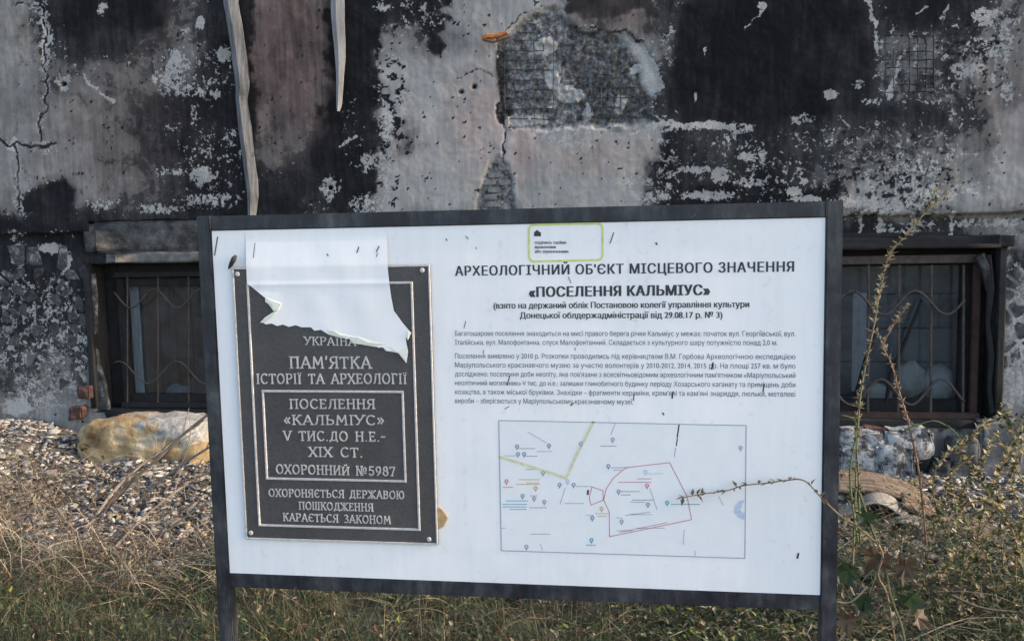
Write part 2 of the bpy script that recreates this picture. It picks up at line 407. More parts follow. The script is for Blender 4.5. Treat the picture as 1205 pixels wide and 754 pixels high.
BT = [("Багатошарове поселення знаходиться на мисі правого берега річки Кальміус у межах: початок вул. Георгіївської, вул.", 395, 395.5, 936),
      ("Італійська, вул. Малофонтанна, спуск Малофонтанний. Складається з культурного шару потужністю понад 2,0 м.", 405.5, 406, 915),
      ("Поселення виявлено у 2010 р. Розкопки проводились під керівництвом В.М. Горбова Археологічною експедицією", 421.5, 422.5, 936),
      ("Маріупольського краєзнавчого музею за участю волонтерів у 2010-2012, 2014, 2015 рр. На площі 257 кв. м було", 432, 433.5, 936),
      ("досліджено: поселення доби неоліту, яке пов'язане з всесвітньовідомим археологічним пам'ятником «Маріупольський", 442.5, 444.5, 936),
      ("неолітичний могильник» V тис. до н.е.; залишки глинобитного будинку періоду Хозарського каганату та приміщень доби", 453, 455.5, 936),
      ("козацтва, а також міської бруківки. Знахідки – фрагменти кераміки, крем'яні та кам'яні знаряддя, люльки, металеві", 463.5, 466.5, 936),
      ("вироби – зберігаються у Маріупольському краєзнавчому музеї.", 474, 475.5, 745)]
HEAD = [("АРХЕОЛОГІЧНИЙ ОБ'ЄКТ МІСЦЕВОГО ЗНАЧЕННЯ", 1.12), ("«ПОСЕЛЕННЯ КАЛЬМІУС»", 1.08), ("(взято на держаний облік Постановою колегії управління культури", 1.0),
        ("Донецької облдержадміністрації від 29.08.17 р. № 3)", 1.0), ("поділись своїми", 1.0), ("враженнями", 1.0), ("або зауваженнями", 1.0)]
for s_, sp_ in HEAD+[(q[0], 1.0) for q in BT]: font_geo(s_, sp_)      # laid out first, while the scene is still light

# ================================================================== GROUND
def ground_z(X, Y):
    X = np.asarray(X, float); Y = np.asarray(Y, float)
    top = np.interp(X, [-6, -3.5, -3.25, -2.95, -2.2, 0, 1, 4], [.42, .38, .30, .20, .20, .15, .13, .16])
    s = np.clip((Y-1.55)/1.5, 0, 1); s = s*s*(3-2*s)*.35+s*.65
    z = top*s
    z = z+np.clip((Y-2.0)*2, 0, 1)*np.clip((3.3-Y)*4, 0, 1)*(fbm(X*7, Y*7, 3, 15)-.5)*.09
    near = np.clip((4.5-np.abs(Y-1.5))/2, 0, 1)
    z = z+near*((fbm(X*2.2, Y*2.2, 4, 5)-.5)*.13)*np.clip((3.2-Y)*1.2+.35, .3, 1)
    return z
_tx = np.arange(-5, 5, .02); _ty = np.arange(-1, 3.6, .02); _tz = ground_z(*np.meshgrid(_tx, _ty)).tolist()
def gz(X, Y):
    u = min(max((X+5)/.02, 0), len(_tx)-1.001); v = min(max((Y+1)/.02, 0), len(_ty)-1.001); i = int(u); j = int(v); a = u-i; b = v-j
    return (_tz[j][i]*(1-a)+_tz[j][i+1]*a)*(1-b)+(_tz[j+1][i]*(1-a)+_tz[j+1][i+1]*a)*b
def ground_hit(x, y):
    d = _f + (x-602.5)/FPX*_r - (y-377)/FPX*_u
    t = .5
    for i in range(700):
        p = CAM+t*d
        if p[2] < gz(p[0], p[1]): return Vector(p)
        t += .012
    return Vector(CAM+t*d)
def axis(segs):
    out = []
    for a, b, st in segs: out += list(np.arange(a, b-1e-6, st))
    out.append(segs[-1][1]); return np.array(out)
def grid_mesh(name, P, nx, ny, keep=None):
    idx = np.arange(nx*ny).reshape(ny, nx)
    q = np.stack([idx[:-1, :-1], idx[:-1, 1:], idx[1:, 1:], idx[1:, :-1]], -1).reshape(-1, 4)
    if keep is not None: q = q[keep.reshape(-1)]
    me = bpy.data.meshes.new(name); me.vertices.add(len(P)); me.vertices.foreach_set('co', P.astype(np.float32).ravel())
    me.loops.add(q.size); me.loops.foreach_set('vertex_index', q.ravel().astype(np.int32))
    me.polygons.add(len(q)); me.polygons.foreach_set('loop_start', np.arange(0, q.size, 4, dtype=np.int32))
    me.polygons.foreach_set('loop_total', np.full(len(q), 4, dtype=np.int32))
    me.polygons.foreach_set('use_smooth', np.ones(len(q), dtype=bool)); me.update(calc_edges=True); me.validate()
    return me
gx = axis([(-150, -20, 10), (-20, -5.2, 1), (-5.2, 4.2, .04), (4.2, 20, 1), (20, 150, 10)])
gy = axis([(-120, -10, 10), (-10, -1, .8), (-1, 3.28, .04), (3.28, 8, .6), (8, 20, 2), (20, 200, 15)])
GX, GY = np.meshgrid(gx, gy)
GZ = ground_z(GX, GY)
go = link('ground', grid_mesh('ground', np.stack([GX, GY, GZ], -1).reshape(-1, 3), len(gx), len(gy)), M['soil'])
tag(go, 'bare soil ground strewn with debris between the sign and the wall', kind='structure')

# ================================================================== BUILDING WALL
WY = 3.2
bld = empty('burnt_building', (0, WY, 0), 'fire-blackened plastered building wall with basement windows behind the sign', 'building')
OPEN = [(-3.115, -2.06, .425, 1.362), (1.20, 2.175, .42, 1.425)]
vals = ["5211131333 0115665243 1100021114", "5322341343 0544544453 0000111135", "5444431343 0666644452 0000112145",
        "5554311342 0567654452 0000212235", "5554311231 0446766651 2212333345", "5554320221 1556666651 2212344455",
        "5254320112 2666666661 2102466565", "2112222222 3333333333 3333211234", "2223333333 3333333333 3333222222",
        "2212333333 3333333333 3333333334", "2322333333 3333333333 3333333335", "2322333333 3333333333 3333333335",
        "3433333333 3333333333 3333333335", "4544333333 3333333333 3333333334", "5555444444 4444444444 4444444444"]
VG = np.array([[int(c) for c in r.replace(' ', '')] for r in vals], float)/9
VG[:7, :5] *= .86; VG[3:7, 24:29] *= .84; VG[:7, 29] *= .80; VG[4:7, 26:29] += .02; VG[7:11, :5] *= .7
def vgrid(x, y):
    u = np.clip((x-20)/40, 0, 28.999); v = np.clip((y-18)/36, 0, 13.999)
    i = u.astype(int); j = v.astype(int); fu = u-i; fv = v-j
    fu = fu*fu*(3-2*fu); fv = fv*fv*(3-2*fv)
    return (VG[j, i]*(1-fu)+VG[j, i+1]*fu)*(1-fv)+(VG[j+1, i]*(1-fu)+VG[j+1, i+1]*fu)*fv
wx = axis([(-9, -4.3, .5), (-4.3, 2.75, .0075), (2.75, 6.0, .25)])
wz = axis([(-.5, .25, .15), (.25, 2.95, .0075), (2.95, 7, .25)])
for (a, b, c, d) in OPEN:
    for q in (a, b): wx[np.argmin(abs(wx-q))] = q
    for q in (c, d): wz[np.argmin(abs(wz-q))] = q
WX, WZ = np.meshgrid(wx, wz)
PX, PY = proj(np.stack([WX, np.full_like(WX, WY), WZ], -1).reshape(-1, 3))
PX = PX.reshape(WX.shape); PY = PY.reshape(WX.shape)
bright = vgrid(PX+ (fbm(PX/30, PY/30, 3, 3)-.5)*34, PY+(fbm(PX/30, PY/30, 3, 8)-.5)*30)
flake = np.zeros_like(bright); warm = np.zeros_like(bright); hole = np.zeros_like(bright); depth = np.zeros_like(bright)
wob = (fbm(PX/9, PY/9, 3, 21)-.5)*9; wob2 = (fbm(PX/9, PY/9, 3, 22)-.5)*9
def sdist(pts, x, y, closed=True):
    n = len(pts); d = np.full(x.shape, 1e9); ins = np.zeros(x.shape, bool)
    for i in range(n if closed else n-1):
        x0, y0 = pts[i]; x1, y1 = pts[(i+1) % n]
        ex, ey = x1-x0, y1-y0; L = ex*ex+ey*ey+1e-9
        t = np.clip(((x-x0)*ex+(y-y0)*ey)/L, 0, 1)
        d = np.minimum(d, np.hypot(x-x0-t*ex, y-y0-t*ey))
        if closed:
            c = ((y0 > y) != (y1 > y)) & (x < (ex*(y-y0)/(ey if abs(ey) > 1e-9 else 1e-9)+x0)); ins ^= c
    return np.where(ins, -d, d) if closed else d
def sub(pts, m):
    xs = [p[0] for p in pts]; ys = [p[1] for p in pts]
    return (PX > min(xs)-m) & (PX < max(xs)+m) & (PY > min(ys)-m) & (PY < max(ys)+m)
wobA = (fbm(PX/22, PY/22, 5, 91, .6)-.5)*46; wobB = (fbm(PX/22, PY/22, 5, 92, .6)-.5)*46
def poly(A, pts, val, feather=3, rag=1.0, add=False):
    if feather >= 5 and rag == 1.0 and A is bright: return poly_big(A, pts, val, feather)
    k = sub(pts, feather+12)
    d = sdist(pts, PX[k]+wob[k]*rag, PY[k]+wob2[k]*rag)
    m = np.clip(.5-d/(2*feather), 0, 1)
    A[k] = A[k]+m*val if add else A[k]*(1-m)+m*val
    return k, m
def poly_big(A, pts, val, feather):
    k = sub(pts, feather+30); d = sdist(pts, PX[k]+wobA[k], PY[k]+wobB[k]); m = np.clip(.5-d/(1.3*feather), 0, 1); A[k] = A[k]*(1-m)+m*val; return k, m
def line(A, pts, wd, val, rag=.5, add=False):
    k = sub(pts, wd+10)
    d = sdist(pts, PX[k]+wob[k]*rag, PY[k]+wob2[k]*rag, False)
    m = np.clip(1.2-d/wd, 0, 1)
    A[k] = A[k]+m*val if add else A[k]*(1-m)+m*val
def blob(A, x, y, rx, ry, val, ang=0):
    k = (abs(PX-x) < max(rx, ry)*2) & (abs(PY-y) < max(rx, ry)*2)
    c, s = math.cos(R(ang)), math.sin(R(ang)); u = (PX[k]-x)*c+(PY[k]-y)*s; v = -(PX[k]-x)*s+(PY[k]-y)*c
    r = np.hypot(u/rx, v/ry); A[k] = np.maximum(A[k], val*np.clip(1.5-r, 0, 1)) if val > 0 else A[k]+val*np.clip(1.5-r, 0, 1)
# broad soot and plaster fields
poly(bright, [(296, -80), (384, -80), (386, 60), (382, 130), (360, 175), (330, 200), (300, 190)], .37, 7, .5)
poly(bright, [(278, -60), (296, -60), (300, 190), (305, 250), (262, 250), (285, 120)], .06, 5)
poly(bright, [(388, -80), (452, -80), (446, 40), (447, 90), (440, 150), (432, 200), (438, 250), (395, 250), (372, 190), (386, 120)], .05, 6)
poly(bright, [(70, -60), (186, -60), (184, 28), (150, 38), (120, 30), (95, 55), (68, 30)], .07, 9)
poly(bright, [(452, -60), (535, -60), (530, 8), (505, 14), (534, 30), (515, 40), (500, 12), (450, 12)], .10, 5)
poly(bright, [(500, 34), (512, 40), (522, 55), (518, 66), (505, 60)], .12, 3)
poly(bright, [(664, -60), (800, -60), (790, 10), (740, 16), (700, 26), (668, 20)], .22, 8)
poly(bright, [(60, 215), (76, 212), (88, 222), (86, 250), (60, 256), (22, 250), (26, 230)], .10, 4)
poly(bright, [(225, 105), (290, 105), (300, 250), (225, 250), (215, 170)], .10, 12)
poly(bright, [(796, 12), (960, -40), (975, 120), (940, 130), (798, 140)], .035, 14)
poly(bright, [(785, 215), (990, 215), (990, 250), (785, 250)], .05, 6)
poly(bright, [(1030, 36), (1112, 36), (1116, 118), (1030, 120)], .36, 11, 0)
poly(bright, [(1170, 130), (1260, 120), (1260, 240), (1165, 240)], .60, 8)
poly(bright, [(452, 95), (480, 60), (500, 80), (590, 60), (592, 150), (600, 240), (450, 245), (460, 180)], .66, 9)
poly(bright, [(460, 140), (490, 140), (500, 175), (470, 195)], .42, 10)
poly(bright, [(604, 152), (770, 150), (775, 180), (745, 205), (760, 245), (606, 246)], .64, 9)
kf = (fbm(PX/5, PY/5, 4, 101, .6)-.5)*2.2+np.clip(1.1-np.hypot((PX-1060)/110, (PY-215)/50), 0, 1)*.62
bright = bright*(1-.72*np.clip((kf-.56)/.12, 0, 1)*np.clip((1.1-np.hypot((PX-1060)/110, (PY-215)/50))*4, 0, 1))
kf = (fbm(PX/6, PY/6, 4, 105, .6)-.5)*2.2+np.clip(1.1-np.hypot((PX-462)/26, (PY-130)/130), 0, 1)*.60
bright = np.where(kf > .62, .06, bright)
kf = (fbm(PX/5, PY/5, 4, 107, .6)-.5)*2.2+np.clip(1.1-np.hypot((PX-1150)/60, (PY-60)/70), 0, 1)*.55
bright = bright*(1-.72*np.clip((kf-.56)/.12, 0, 1)*np.clip((1.1-np.hypot((PX-1150)/60, (PY-60)/70))*4, 0, 1))
# pink / warm render
for x, y, rx, ry, v in ((340, 60, 60, 110, 1.0), (340, -40, 55, 60, 1.0), (565, 140, 38, 60, .42), (615, 175, 18, 35, .5), (700, 185, 70, 22, .34), (720, 18, 60, 22, .5),
                        (160, 150, 90, 90, .36), (190, 30, 60, 30, .3), (1190, 120, 40, 60, .3), (480, 170, 30, 30, .15)):
    blob(warm, x, y, rx, ry, v)
# flaked pale patches
FL = [(235, 90, 55, 60, .36, 0), (250, 190, 50, 55, .40, 0), (205, 85, 20, 35, .62, 20), (920, 210, 80, 40, .40, 0), (1050, 205, 80, 45, .44, 0), (455, 110, 20, 90, .42, 0), (785, 200, 24, 50, .46, 0), (1160, 70, 50, 60, .42, 0), (505, 20, 50, 22, .40, 0), (885, 215, 30, 8, .62, 0), (205, 75, 12, 22, .75, 20), (236, 28, 6, 9, .9, 0), (218, 36, 9, 7, .6, 0), (263, 64, 10, 11, .8, 0), (192, 78, 8, 14, .5, 0), (150, 75, 5, 14, .5, 0), (222, 108, 30, 10, .55, 0),
      (253, 110, 8, 8, .7, 0), (250, 95, 6, 10, .55, 30), (181, 93, 5, 8, .6, 0), (237, 207, 17, 14, .75, 0), (228, 134, 5, 12, .6, 0), (240, 180, 30, 26, .42, 0), (200, 202, 36, 7, .55, 0),
      (270, 165, 14, 18, .45, 0), (200, 152, 20, 10, .42, 0), (120, 10, 7, 9, .7, 0), (75, 98, 11, 12, .68, 0), (388, 220, 13, 17, .72, 0), (120, 240, 30, 10, .5, 0), (190, 246, 40, 7, .6, 0), (245, 236, 50, 12, .55, 0),
      (470, 60, 26, 34, .35, 0), (455, 150, 14, 26, .6, 0), (435, 190, 13, 14, .7, 0), (430, 240, 28, 14, .6, 0), (455, 200, 14, 40, .55, 0), (415, 160, 18, 60, .33, 0), (490, 8, 28, 10, .5, 0), (450, 8, 14, 8, .6, 0), (475, 120, 20, 20, .55, 0),
      (655, 20, 16, 10, .8, 0), (640, 158, 22, 10, .7, 0), (680, 165, 35, 14, .55, 0), (790, 150, 50, 7, .6, 0), (745, 215, 40, 10, .5, 0), (770, 232, 24, 12, .6, 0), (785, 60, 6, 20, .5, 0), (778, 150, 10, 30, .5, 0), (690, 147, 45, 6, .85, 0),
      (870, 24, 3, 16, .0, 0), (897, 7, 6, 5, 1.0, 0), (840, 148, 22, 6, .75, 0), (870, 150, 25, 8, .6, 0), (885, 185, 24, 10, .62, 0), (820, 200, 26, 6, .7, 0), (848, 205, 14, 12, .75, 0), (835, 230, 40, 8, .7, 0), (933, 225, 10, 6, 1.0, 0), (946, 214, 6, 5, .8, 0),
      (950, 234, 22, 5, .8, 0), (945, 140, 18, 8, .62, 0), (865, 168, 50, 16, .42, 0), (945, 165, 24, 18, .45, 0), (978, 112, 10, 7, .85, 0), (1010, 100, 9, 8, .6, 0), (1025, 120, 14, 5, .6, 0), (1048, 110, 4, 10, 1.0, 0),
      (1000, 238, 35, 12, .6, 0), (1045, 240, 60, 12, .6, 0), (1070, 205, 60, 26, .5, 0), (1040, 180, 60, 26, .38, 0), (1100, 180, 50, 26, .42, 0), (1160, 20, 22, 14, .7, 0), (1185, 40, 14, 40, .6, 0), (1140, 82, 30, 14, .62, 0), (1172, 60, 24, 14, .55, 0),
      (1110, 225, 60, 16, .55, 0), (1185, 110, 10, 16, .6, 0), (1175, 175, 5, 40, .5, 0), (1125, 30, 8, 14, .4, 0), (542, 106, 8, 9, .5, 0), (830, 60, 3, 8, .6, 0), (818, 115, 3, 8, .6, 0)]
for f in FL: blob(flake, *f)
line(flake, [(1018, -4), (1026, 14), (1031, 30), (1033, 62)], 3.5, .74, 1.3)
line(flake, [(1064, 60), (1056, 78), (1048, 100), (1047, 118)], 3, .74, 1.3)
line(flake, [(875, 34), (882, 25), (893, 20), (898, 6)], 2.6, .74, 1.3)
line(flake, [(1110, 22), (1118, 6)], 3, .74, 1.3); line(flake, [(1078, 15), (1088, 8)], 3, .74, 1.3)
line(flake, [(760, 150), (785, 144), (800, 148), (835, 145), (862, 150)], 3, .85, .8)
line(flake, [(736, 162), (760, 152), (775, 148)], 2.6, .8, .5)
line(flake, [(97, 86), (105, 98), (118, 108), (131, 121)], 3.5, .74, 1.3)
line(flake, [(448, 245), (452, 232), (460, 222)], 2, .8, .5)
line(flake, [(398, 172), (412, 165), (420, 160)], 2, .7, .5)
tr_ = .40*np.exp(-((bright-.30)/.17)**2)*np.clip(1-warm*1.6, 0, 1)*(PY < 260)
flake = np.maximum(flake, tr_)
# plinth: smears of mortar over the soot on the left
for q in [(20, 380, 30, 20, .5, 0), (55, 292, 16, 7, .85, 0), (73, 312, 5, 16, .9, 10), (62, 350, 18, 22, .8, 0), (52, 376, 9, 3, 1.0, 0), (82, 375, 9, 4, 1.0, 0), (86, 405, 14, 12, .75, 0),
          (15, 300, 12, 24, .55, 0), (14, 340, 14, 22, .5, 0), (40, 460, 50, 40, .52, 0), (85, 450, 12, 30, .6, 0), (15, 480, 20, 14, .8, 0), (60, 425, 45, 18, .5, 0), (130, 265, 10, 4, .6, 0),
          (1188, 330, 16, 30, .55, 0), (1188, 380, 18, 40, .7, 0), (1188, 440, 18, 40, .8, 0), (1165, 262, 60, 8, .6, 0), (1075, 268, 60, 10, .5, 0), (1190, 280, 14, 14, .5, 0)]:
    blob(flake, *q)
poly(flake, [(-60, 325), (98, 325), (98, 450), (-60, 450)], .47, 20); poly(flake, [(1180, 310), (1240, 310), (1240, 480), (1180, 480)], .55, 12)
for x in (1014, 1037, 1076, 1122): line(flake, [(x, 252), (x+1, 264), (x, 275)], 3.5, .75, .4)
# crackle of mortar lines between the plinth stones
# small round anchor holes
for x, y in ((75, 99), (388, 221), (543, 108), (558, 102)):
    blob(depth, x, y, 2.6, 2.6, .02); poly(bright, [(x-2, y-2), (x+2, y-2), (x+2, y+2), (x-2, y+2)], .0, 1.5, 0); k = (abs(PX-x) < 2.5) & (abs(PY-y) < 2.5); flake[k] = -1
# cracks
def crack(pts, wd, dep):
    line(depth, pts, wd*.7, dep*.5, 1.5); line(bright, pts, wd*.6, .12, 1.5); line(flake, pts, wd*3.2, .42, 1.8, True); line(flake, pts, wd*.5, -1, 1.5)
crack([(20, 2), (50, 10), (55, 40), (52, 80), (57, 110), (50, 140), (45, 165)], 2.0, .012)
crack([(-10, 160), (10, 170), (40, 172), (62, 170)], 2.8, .016)
crack([(15, 172), (20, 195), (18, 215), (24, 245)], 2.2, .012)
crack([(598, 35), (618, 16), (636, 10)], 1.6, .012)
crack([(585, 50), (588, 80), (587, 120), (592, 150), (592, 185)], 2.6, .02)
crack([(592, 150), (594, 200), (600, 246)], 1.0, .008)
crack([(655, 26), (672, 38), (690, 34), (715, 36), (735, 36), (756, 52)], 1.6, .012)
crack([(540, 92), (560, 86), (580, 88)], 1.0, .006)
crack([(110, 282), (96, 276), (0, 276)], 1.3, .01)
poly(bright, [(586, 52), (622, 20), (668, 24), (665, 150), (604, 149), (587, 100)], .72, 5); poly(bright, [(668, 36), (735, 38), (762, 90), (768, 142), (690, 148), (668, 100)], .42, 5)
poly(bright, [(583, 60), (596, 70), (600, 130), (606, 150), (592, 135), (585, 100)], .0, 3)
# broken-out render over wire lath
H1 = [(586, 52), (600, 42), (622, 20), (650, 8), (668, 24), (680, 36), (715, 37), (735, 38), (757, 58), (770, 92), (762, 112), (768, 142), (730, 147), (640, 151), (604, 149), (592, 122), (588, 85)]
kk, mm = poly(hole, H1, 1.0, 3, .8)
depth[kk] = np.maximum(depth[kk], mm*(.022+(fbm(PX[kk]/7, PY[kk]/7, 4, 33)-.5)*.045+(fbm(PX[kk]/3, PY[kk]/3, 3, 37)-.5)*.02))
H2 = [(567, 218), (574, 196), (585, 184), (597, 194), (602, 215), (606, 249), (560, 249)]
kk, mm = poly(hole, H2, 1.0, 2.5, .6)
depth[kk] = np.maximum(depth[kk], mm*(.016+(fbm(PX[kk]/6, PY[kk]/6, 4, 35)-.5)*.03))
H3 = [(1070, 46), (1098, 46), (1096, 110), (1074, 108)]
for q in ((650, 90, 8, 16, .8, 0), (748, 80, 7, 6, 1.0, 0), (730, 122, 7, 12, 1.0, 0), (690, 132, 5, 14, .8, 0), (668, 110, 18, 10, .4, 0), (640, 55, 14, 10, .5, 0), (620, 140, 24, 8, .6, 0)): 
    k = (np.hypot((PX-q[0]+wob)/q[2], (PY-q[1]+wob2)/q[3]) < 1); hole[k] = 0; flake[k] = 1.2; depth[k] -= .006
# pale bevel at the right rim of the hole
BV = [(724, 38), (742, 44), (760, 58), (772, 80), (780, 102), (764, 112), (755, 100), (752, 76), (742, 58)]
kk, mm = poly(flake, BV, 1.3, 3, .4); kk, mm = poly(hole, BV, 0, 3, .4)
poly(depth, BV, .010, 5, .4)
blob(depth, 66, 225, 14, 14, .02); blob(depth, 512, 50, 8, 10, .004)
# relief
relief = (fbm(WX*2.5, WZ*2.5, 3, 51)-.5)*.012+(fbm(WX*14, WZ*14, 3, 52)-.5)*.005+(fbm(WX*60, WZ*60, 2, 53)-.5)*.0022
fade = (WZ > .2) & (WZ < 3) & (WX > -4.4) & (WX < 2.8)
# plinth set back below the ledge line
lz = np.where(PX < 104, 1.556, np.where(PX < 700, 1.618, 1.552))+(fbm(WX*12, WX*0+3, 3, 61)-.5)*.02
plinth = np.clip((lz-WZ)/.006, 0, 1)
depth = depth+plinth*.045
Yw = WY+depth-relief*fade
# openings stay flat at their rim
keep = np.ones((len(wz)-1, len(wx)-1), bool)
for (a, b, c, d) in OPEN:
    cx = (wx[:-1]+wx[1:])/2; cz = (wz[:-1]+wz[1:])/2
    keep &= ~((cx[None, :] > a) & (cx[None, :] < b) & (cz[:, None] > c) & (cz[:, None] < d))
me = grid_mesh('plaster_wall', np.stack([WX, Yw, WZ], -1).reshape(-1, 3), len(wx), len(wz), keep)
ca = me.color_attributes.new('soot_map', 'FLOAT_COLOR', 'POINT')
ca.data.foreach_set('color', np.stack([np.clip(bright, 0, 1), np.clip(flake, 0, 1), np.clip(warm, 0, 1), np.clip(hole, 0, 1)], -1).astype(np.float32).ravel())
wall = link('plaster_wall', me, M['wall'], bld)
# rest of the building's shell: rear and end walls and a roof slab keep the rooms dark
mb = MB(); mb.box((-9, 3.42, -.5), (-8.8, 9, 7)); mb.box((5.8, 3.42, -.5), (6.0, 9, 7)); mb.box((-9, 9.0, -.5), (6, 9.2, 7)); mb.box((-9, 3.2, 7.0), (6, 9.2, 7.2))
mb.box((-8.8, 3.6, 1.75), (5.8, 9, 1.9))
mb.build('shell_wall', M['lintel'], bld)

# --- lintels, stones, bricks of the plinth
def rough_box(a, b, mat, name, amp=.012, label=None):
    bm = bmesh.new(); bmesh.ops.create_cube(bm, size=1); bmesh.ops.bevel(bm, geom=bm.edges[:], offset=.06, segments=2, affect='EDGES')
    bmesh.ops.subdivide_edges(bm, edges=bm.edges[:], cuts=5, use_grid_fill=True); a = Vector(a); b = Vector(b); c = (a+b)/2; d = b-a
    sd_ = random.random()*50
    for v in bm.verts: v.co = Vector((c.x+v.co.x*d.x, c.y+v.co.y*d.y, c.z+v.co.z*d.z))
    bm.normal_update(); co = np.array([v.co[:] for v in bm.verts]); n_ = fbm(co[:, 0]*14+sd_, co[:, 2]*14+co[:, 1]*11, 4, 5)-.5
    for v, k in zip(bm.verts, n_): v.co += v.normal*k*amp*2
    me = bpy.data.meshes.new(name); bm.to_mesh(me); bm.free(); me.polygons.foreach_set('use_smooth', [True]*len(me.polygons)); o = link(name, me, mat, bld)
    if label: tag(o, label)
    return o
def chunk_box(a, b, mat, name, jit=.006, bev=.006):
    mb = MB(); mb.box(a, b, jit=jit); return mb.build(name, mat, bld, bevel=bev)
def X_at(px, py, Y=WY): return at(px, py, Y)
xl = -3.14
for i, (x0, x1) in enumerate(((-3.10, -1.90),)):
    rough_box((x0, 3.207+.004*(i % 2), 1.425), (x1+.006, 3.27, 1.612), M['lintel'], 'lintel_block', .016)
rough_box((-2.97, 3.203, 1.362), (-1.90, 3.262, 1.424), M['pale_lintel'], 'lintel_strip', .007)
rough_box((1.05, 3.212, 1.37), (2.235, 3.27, 1.436), M['char'], 'lintel_beam', .014)
# rubble stones of the plinth left and right, from a jittered Voronoi pattern
def clip_poly(pl, nx, nz, c):
    out = []
    for i in range(len(pl)):
        p, q = pl[i], pl[(i+1) % len(pl)]
        dp = p[0]*nx+p[1]*nz-c; dq = q[0]*nx+q[1]*nz-c
        if dp <= 0: out.append(p)
        if dp*dq < 0:
            t = dp/(dp-dq); out.append((p[0]+(q[0]-p[0])*t, p[1]+(q[1]-p[1])*t))
    return out
def stones(x0, x1, z0, z1, sp, prob, yface):
    pts = []
    nzz = int((z1-z0)/(sp*.72)); nxx = int((x1-x0)/sp)+1
    for j in range(nzz+2):
        for i in range(nxx+2):
            pts.append((x0+(i-.5+(j % 2)*.5+random.uniform(-.46, .46))*sp, z0+(j-.5+random.uniform(-.42, .42))*sp*.72))
    for p in pts:
        if not (x0 < p[0] < x1 and z0 < p[1] < z1): continue
        if random.random() > prob(p[0], p[1]): continue
        pl = [(p[0]-sp, p[1]-sp), (p[0]+sp, p[1]-sp), (p[0]+sp, p[1]+sp), (p[0]-sp, p[1]+sp)]
        for q in pts:
            if q is p: continue
            dx, dz = q[0]-p[0], q[1]-p[1]; L = math.hypot(dx, dz)
            if L > 2.6*sp: continue
            nx, nz = dx/L, dz/L
            pl = clip_poly(pl, nx, nz, p[0]*nx+p[1]*nz+L/2-.005-random.random()*.007)
            if len(pl) < 3: break
        if len(pl) < 3: continue
        pl = [(min(max(a, x0-.02), x1), b) for a, b in pl]
        n = len(pl); cx = sum(a for a, b in pl)/n; cz = sum(b for a, b in pl)/n
        h = random.uniform(.001, .005)
        vs = [(a, yface+.01, b) for a, b in pl]+[(cx+(a-cx)*.94, yface-h*.6, cz+(b-cz)*.94) for a, b in pl]+[(cx+(a-cx)*.70, yface-h+random.uniform(-.002, .002), cz+(b-cz)*.70) for a, b in pl]
        fs = [(i, (i+1) % n, (i+1) % n+n, i+n) for i in range(n)]+[(i+n, (i+1) % n+n, (i+1) % n+2*n, i+2*n) for i in range(n)]+[tuple(range(2*n, 3*n))]
        mb = MB(); mb.add(vs, fs); mb.build('stone', M['soot_stone'], bld)
stones(-3.86, -3.125, .52, 1.40, .095, lambda x, z: (.62 if z > .85 else .15), 3.243)
stones(2.19, 2.46, .75, 1.40, .095, lambda x, z: .7, 3.243)
for (px, py, s) in ((100, 462, 19), (90, 486, 21)):
    c = at(px, py, 3.2); rough_box((c.x-.042, 3.19, c.z-.038), (c.x+.042, 3.27, c.z+.04), M['red_brick'], 'brick', .028, 'red brick showing at the window corner')
# brick courses in the small break
for r in range(6):
    for i in range(2):
        y = 194+r*8.6; x0, x1 = (569+i*17+(r % 2)*5, 569+i*17+15+(r % 2)*5)
        if x1 > 604 or (r == 0 and i == 0): continue
        a = at(x0, y+7, WY); b = at(x1, y, WY)
        if r > 3 and i == 1: continue
        chunk_box((a.x, 3.204, a.z), (b.x, 3.24, b.z), M['grey_brick'], 'brick', .002, .003)
# wire lath across the break
mb = MB()
def lath(x0, x1, y0, y1, Y, prob=.85, step=11.5, r=.0024):
    x = x0
    while x <= x1:
        seg = [at(x+random.uniform(-.6, .6), y, Y+random.uniform(-.003, .003)) for y in np.arange(y0, y1+1, step)]
        for a, b in zip(seg, seg[1:]):
            if random.random() < prob: mb.tube([a, b], r, 4)
        x += step
    y = y0
    while y <= y1:
        seg = [at(x, y+random.uniform(-.8, .8), Y+random.uniform(-.003, .003)) for x in np.arange(x0, x1+1, step)]
        for a, b in zip(seg, seg[1:]):
            if random.random() < prob: mb.tube([a, b], r, 4)
        y += step
lath(594, 652, 48, 146, 3.204, .85); lath(696, 758, 92, 142, 3.207, .75); lath(608, 640, 28, 48, 3.204, .5)
for i in range(14):
    x, y = random.uniform(595, 750), random.uniform(45, 140); a = at(x, y, 3.2); mb.tube([a, a+Vector((random.uniform(-.05, .05), -.008, random.uniform(-.05, .05)))], .0012, 4)
tag(mb.build('wire_mesh', M['wire'], bld), 'wire lath bared where the render has fallen off', kind='stuff')
mb = MB(); lath(1042, 1106, 42, 116, 3.198, .96, 9.5, .0024); tag(mb.build('wire_mesh', M['char'], bld), 'sooty wire lath showing through the blackened render', kind='stuff')

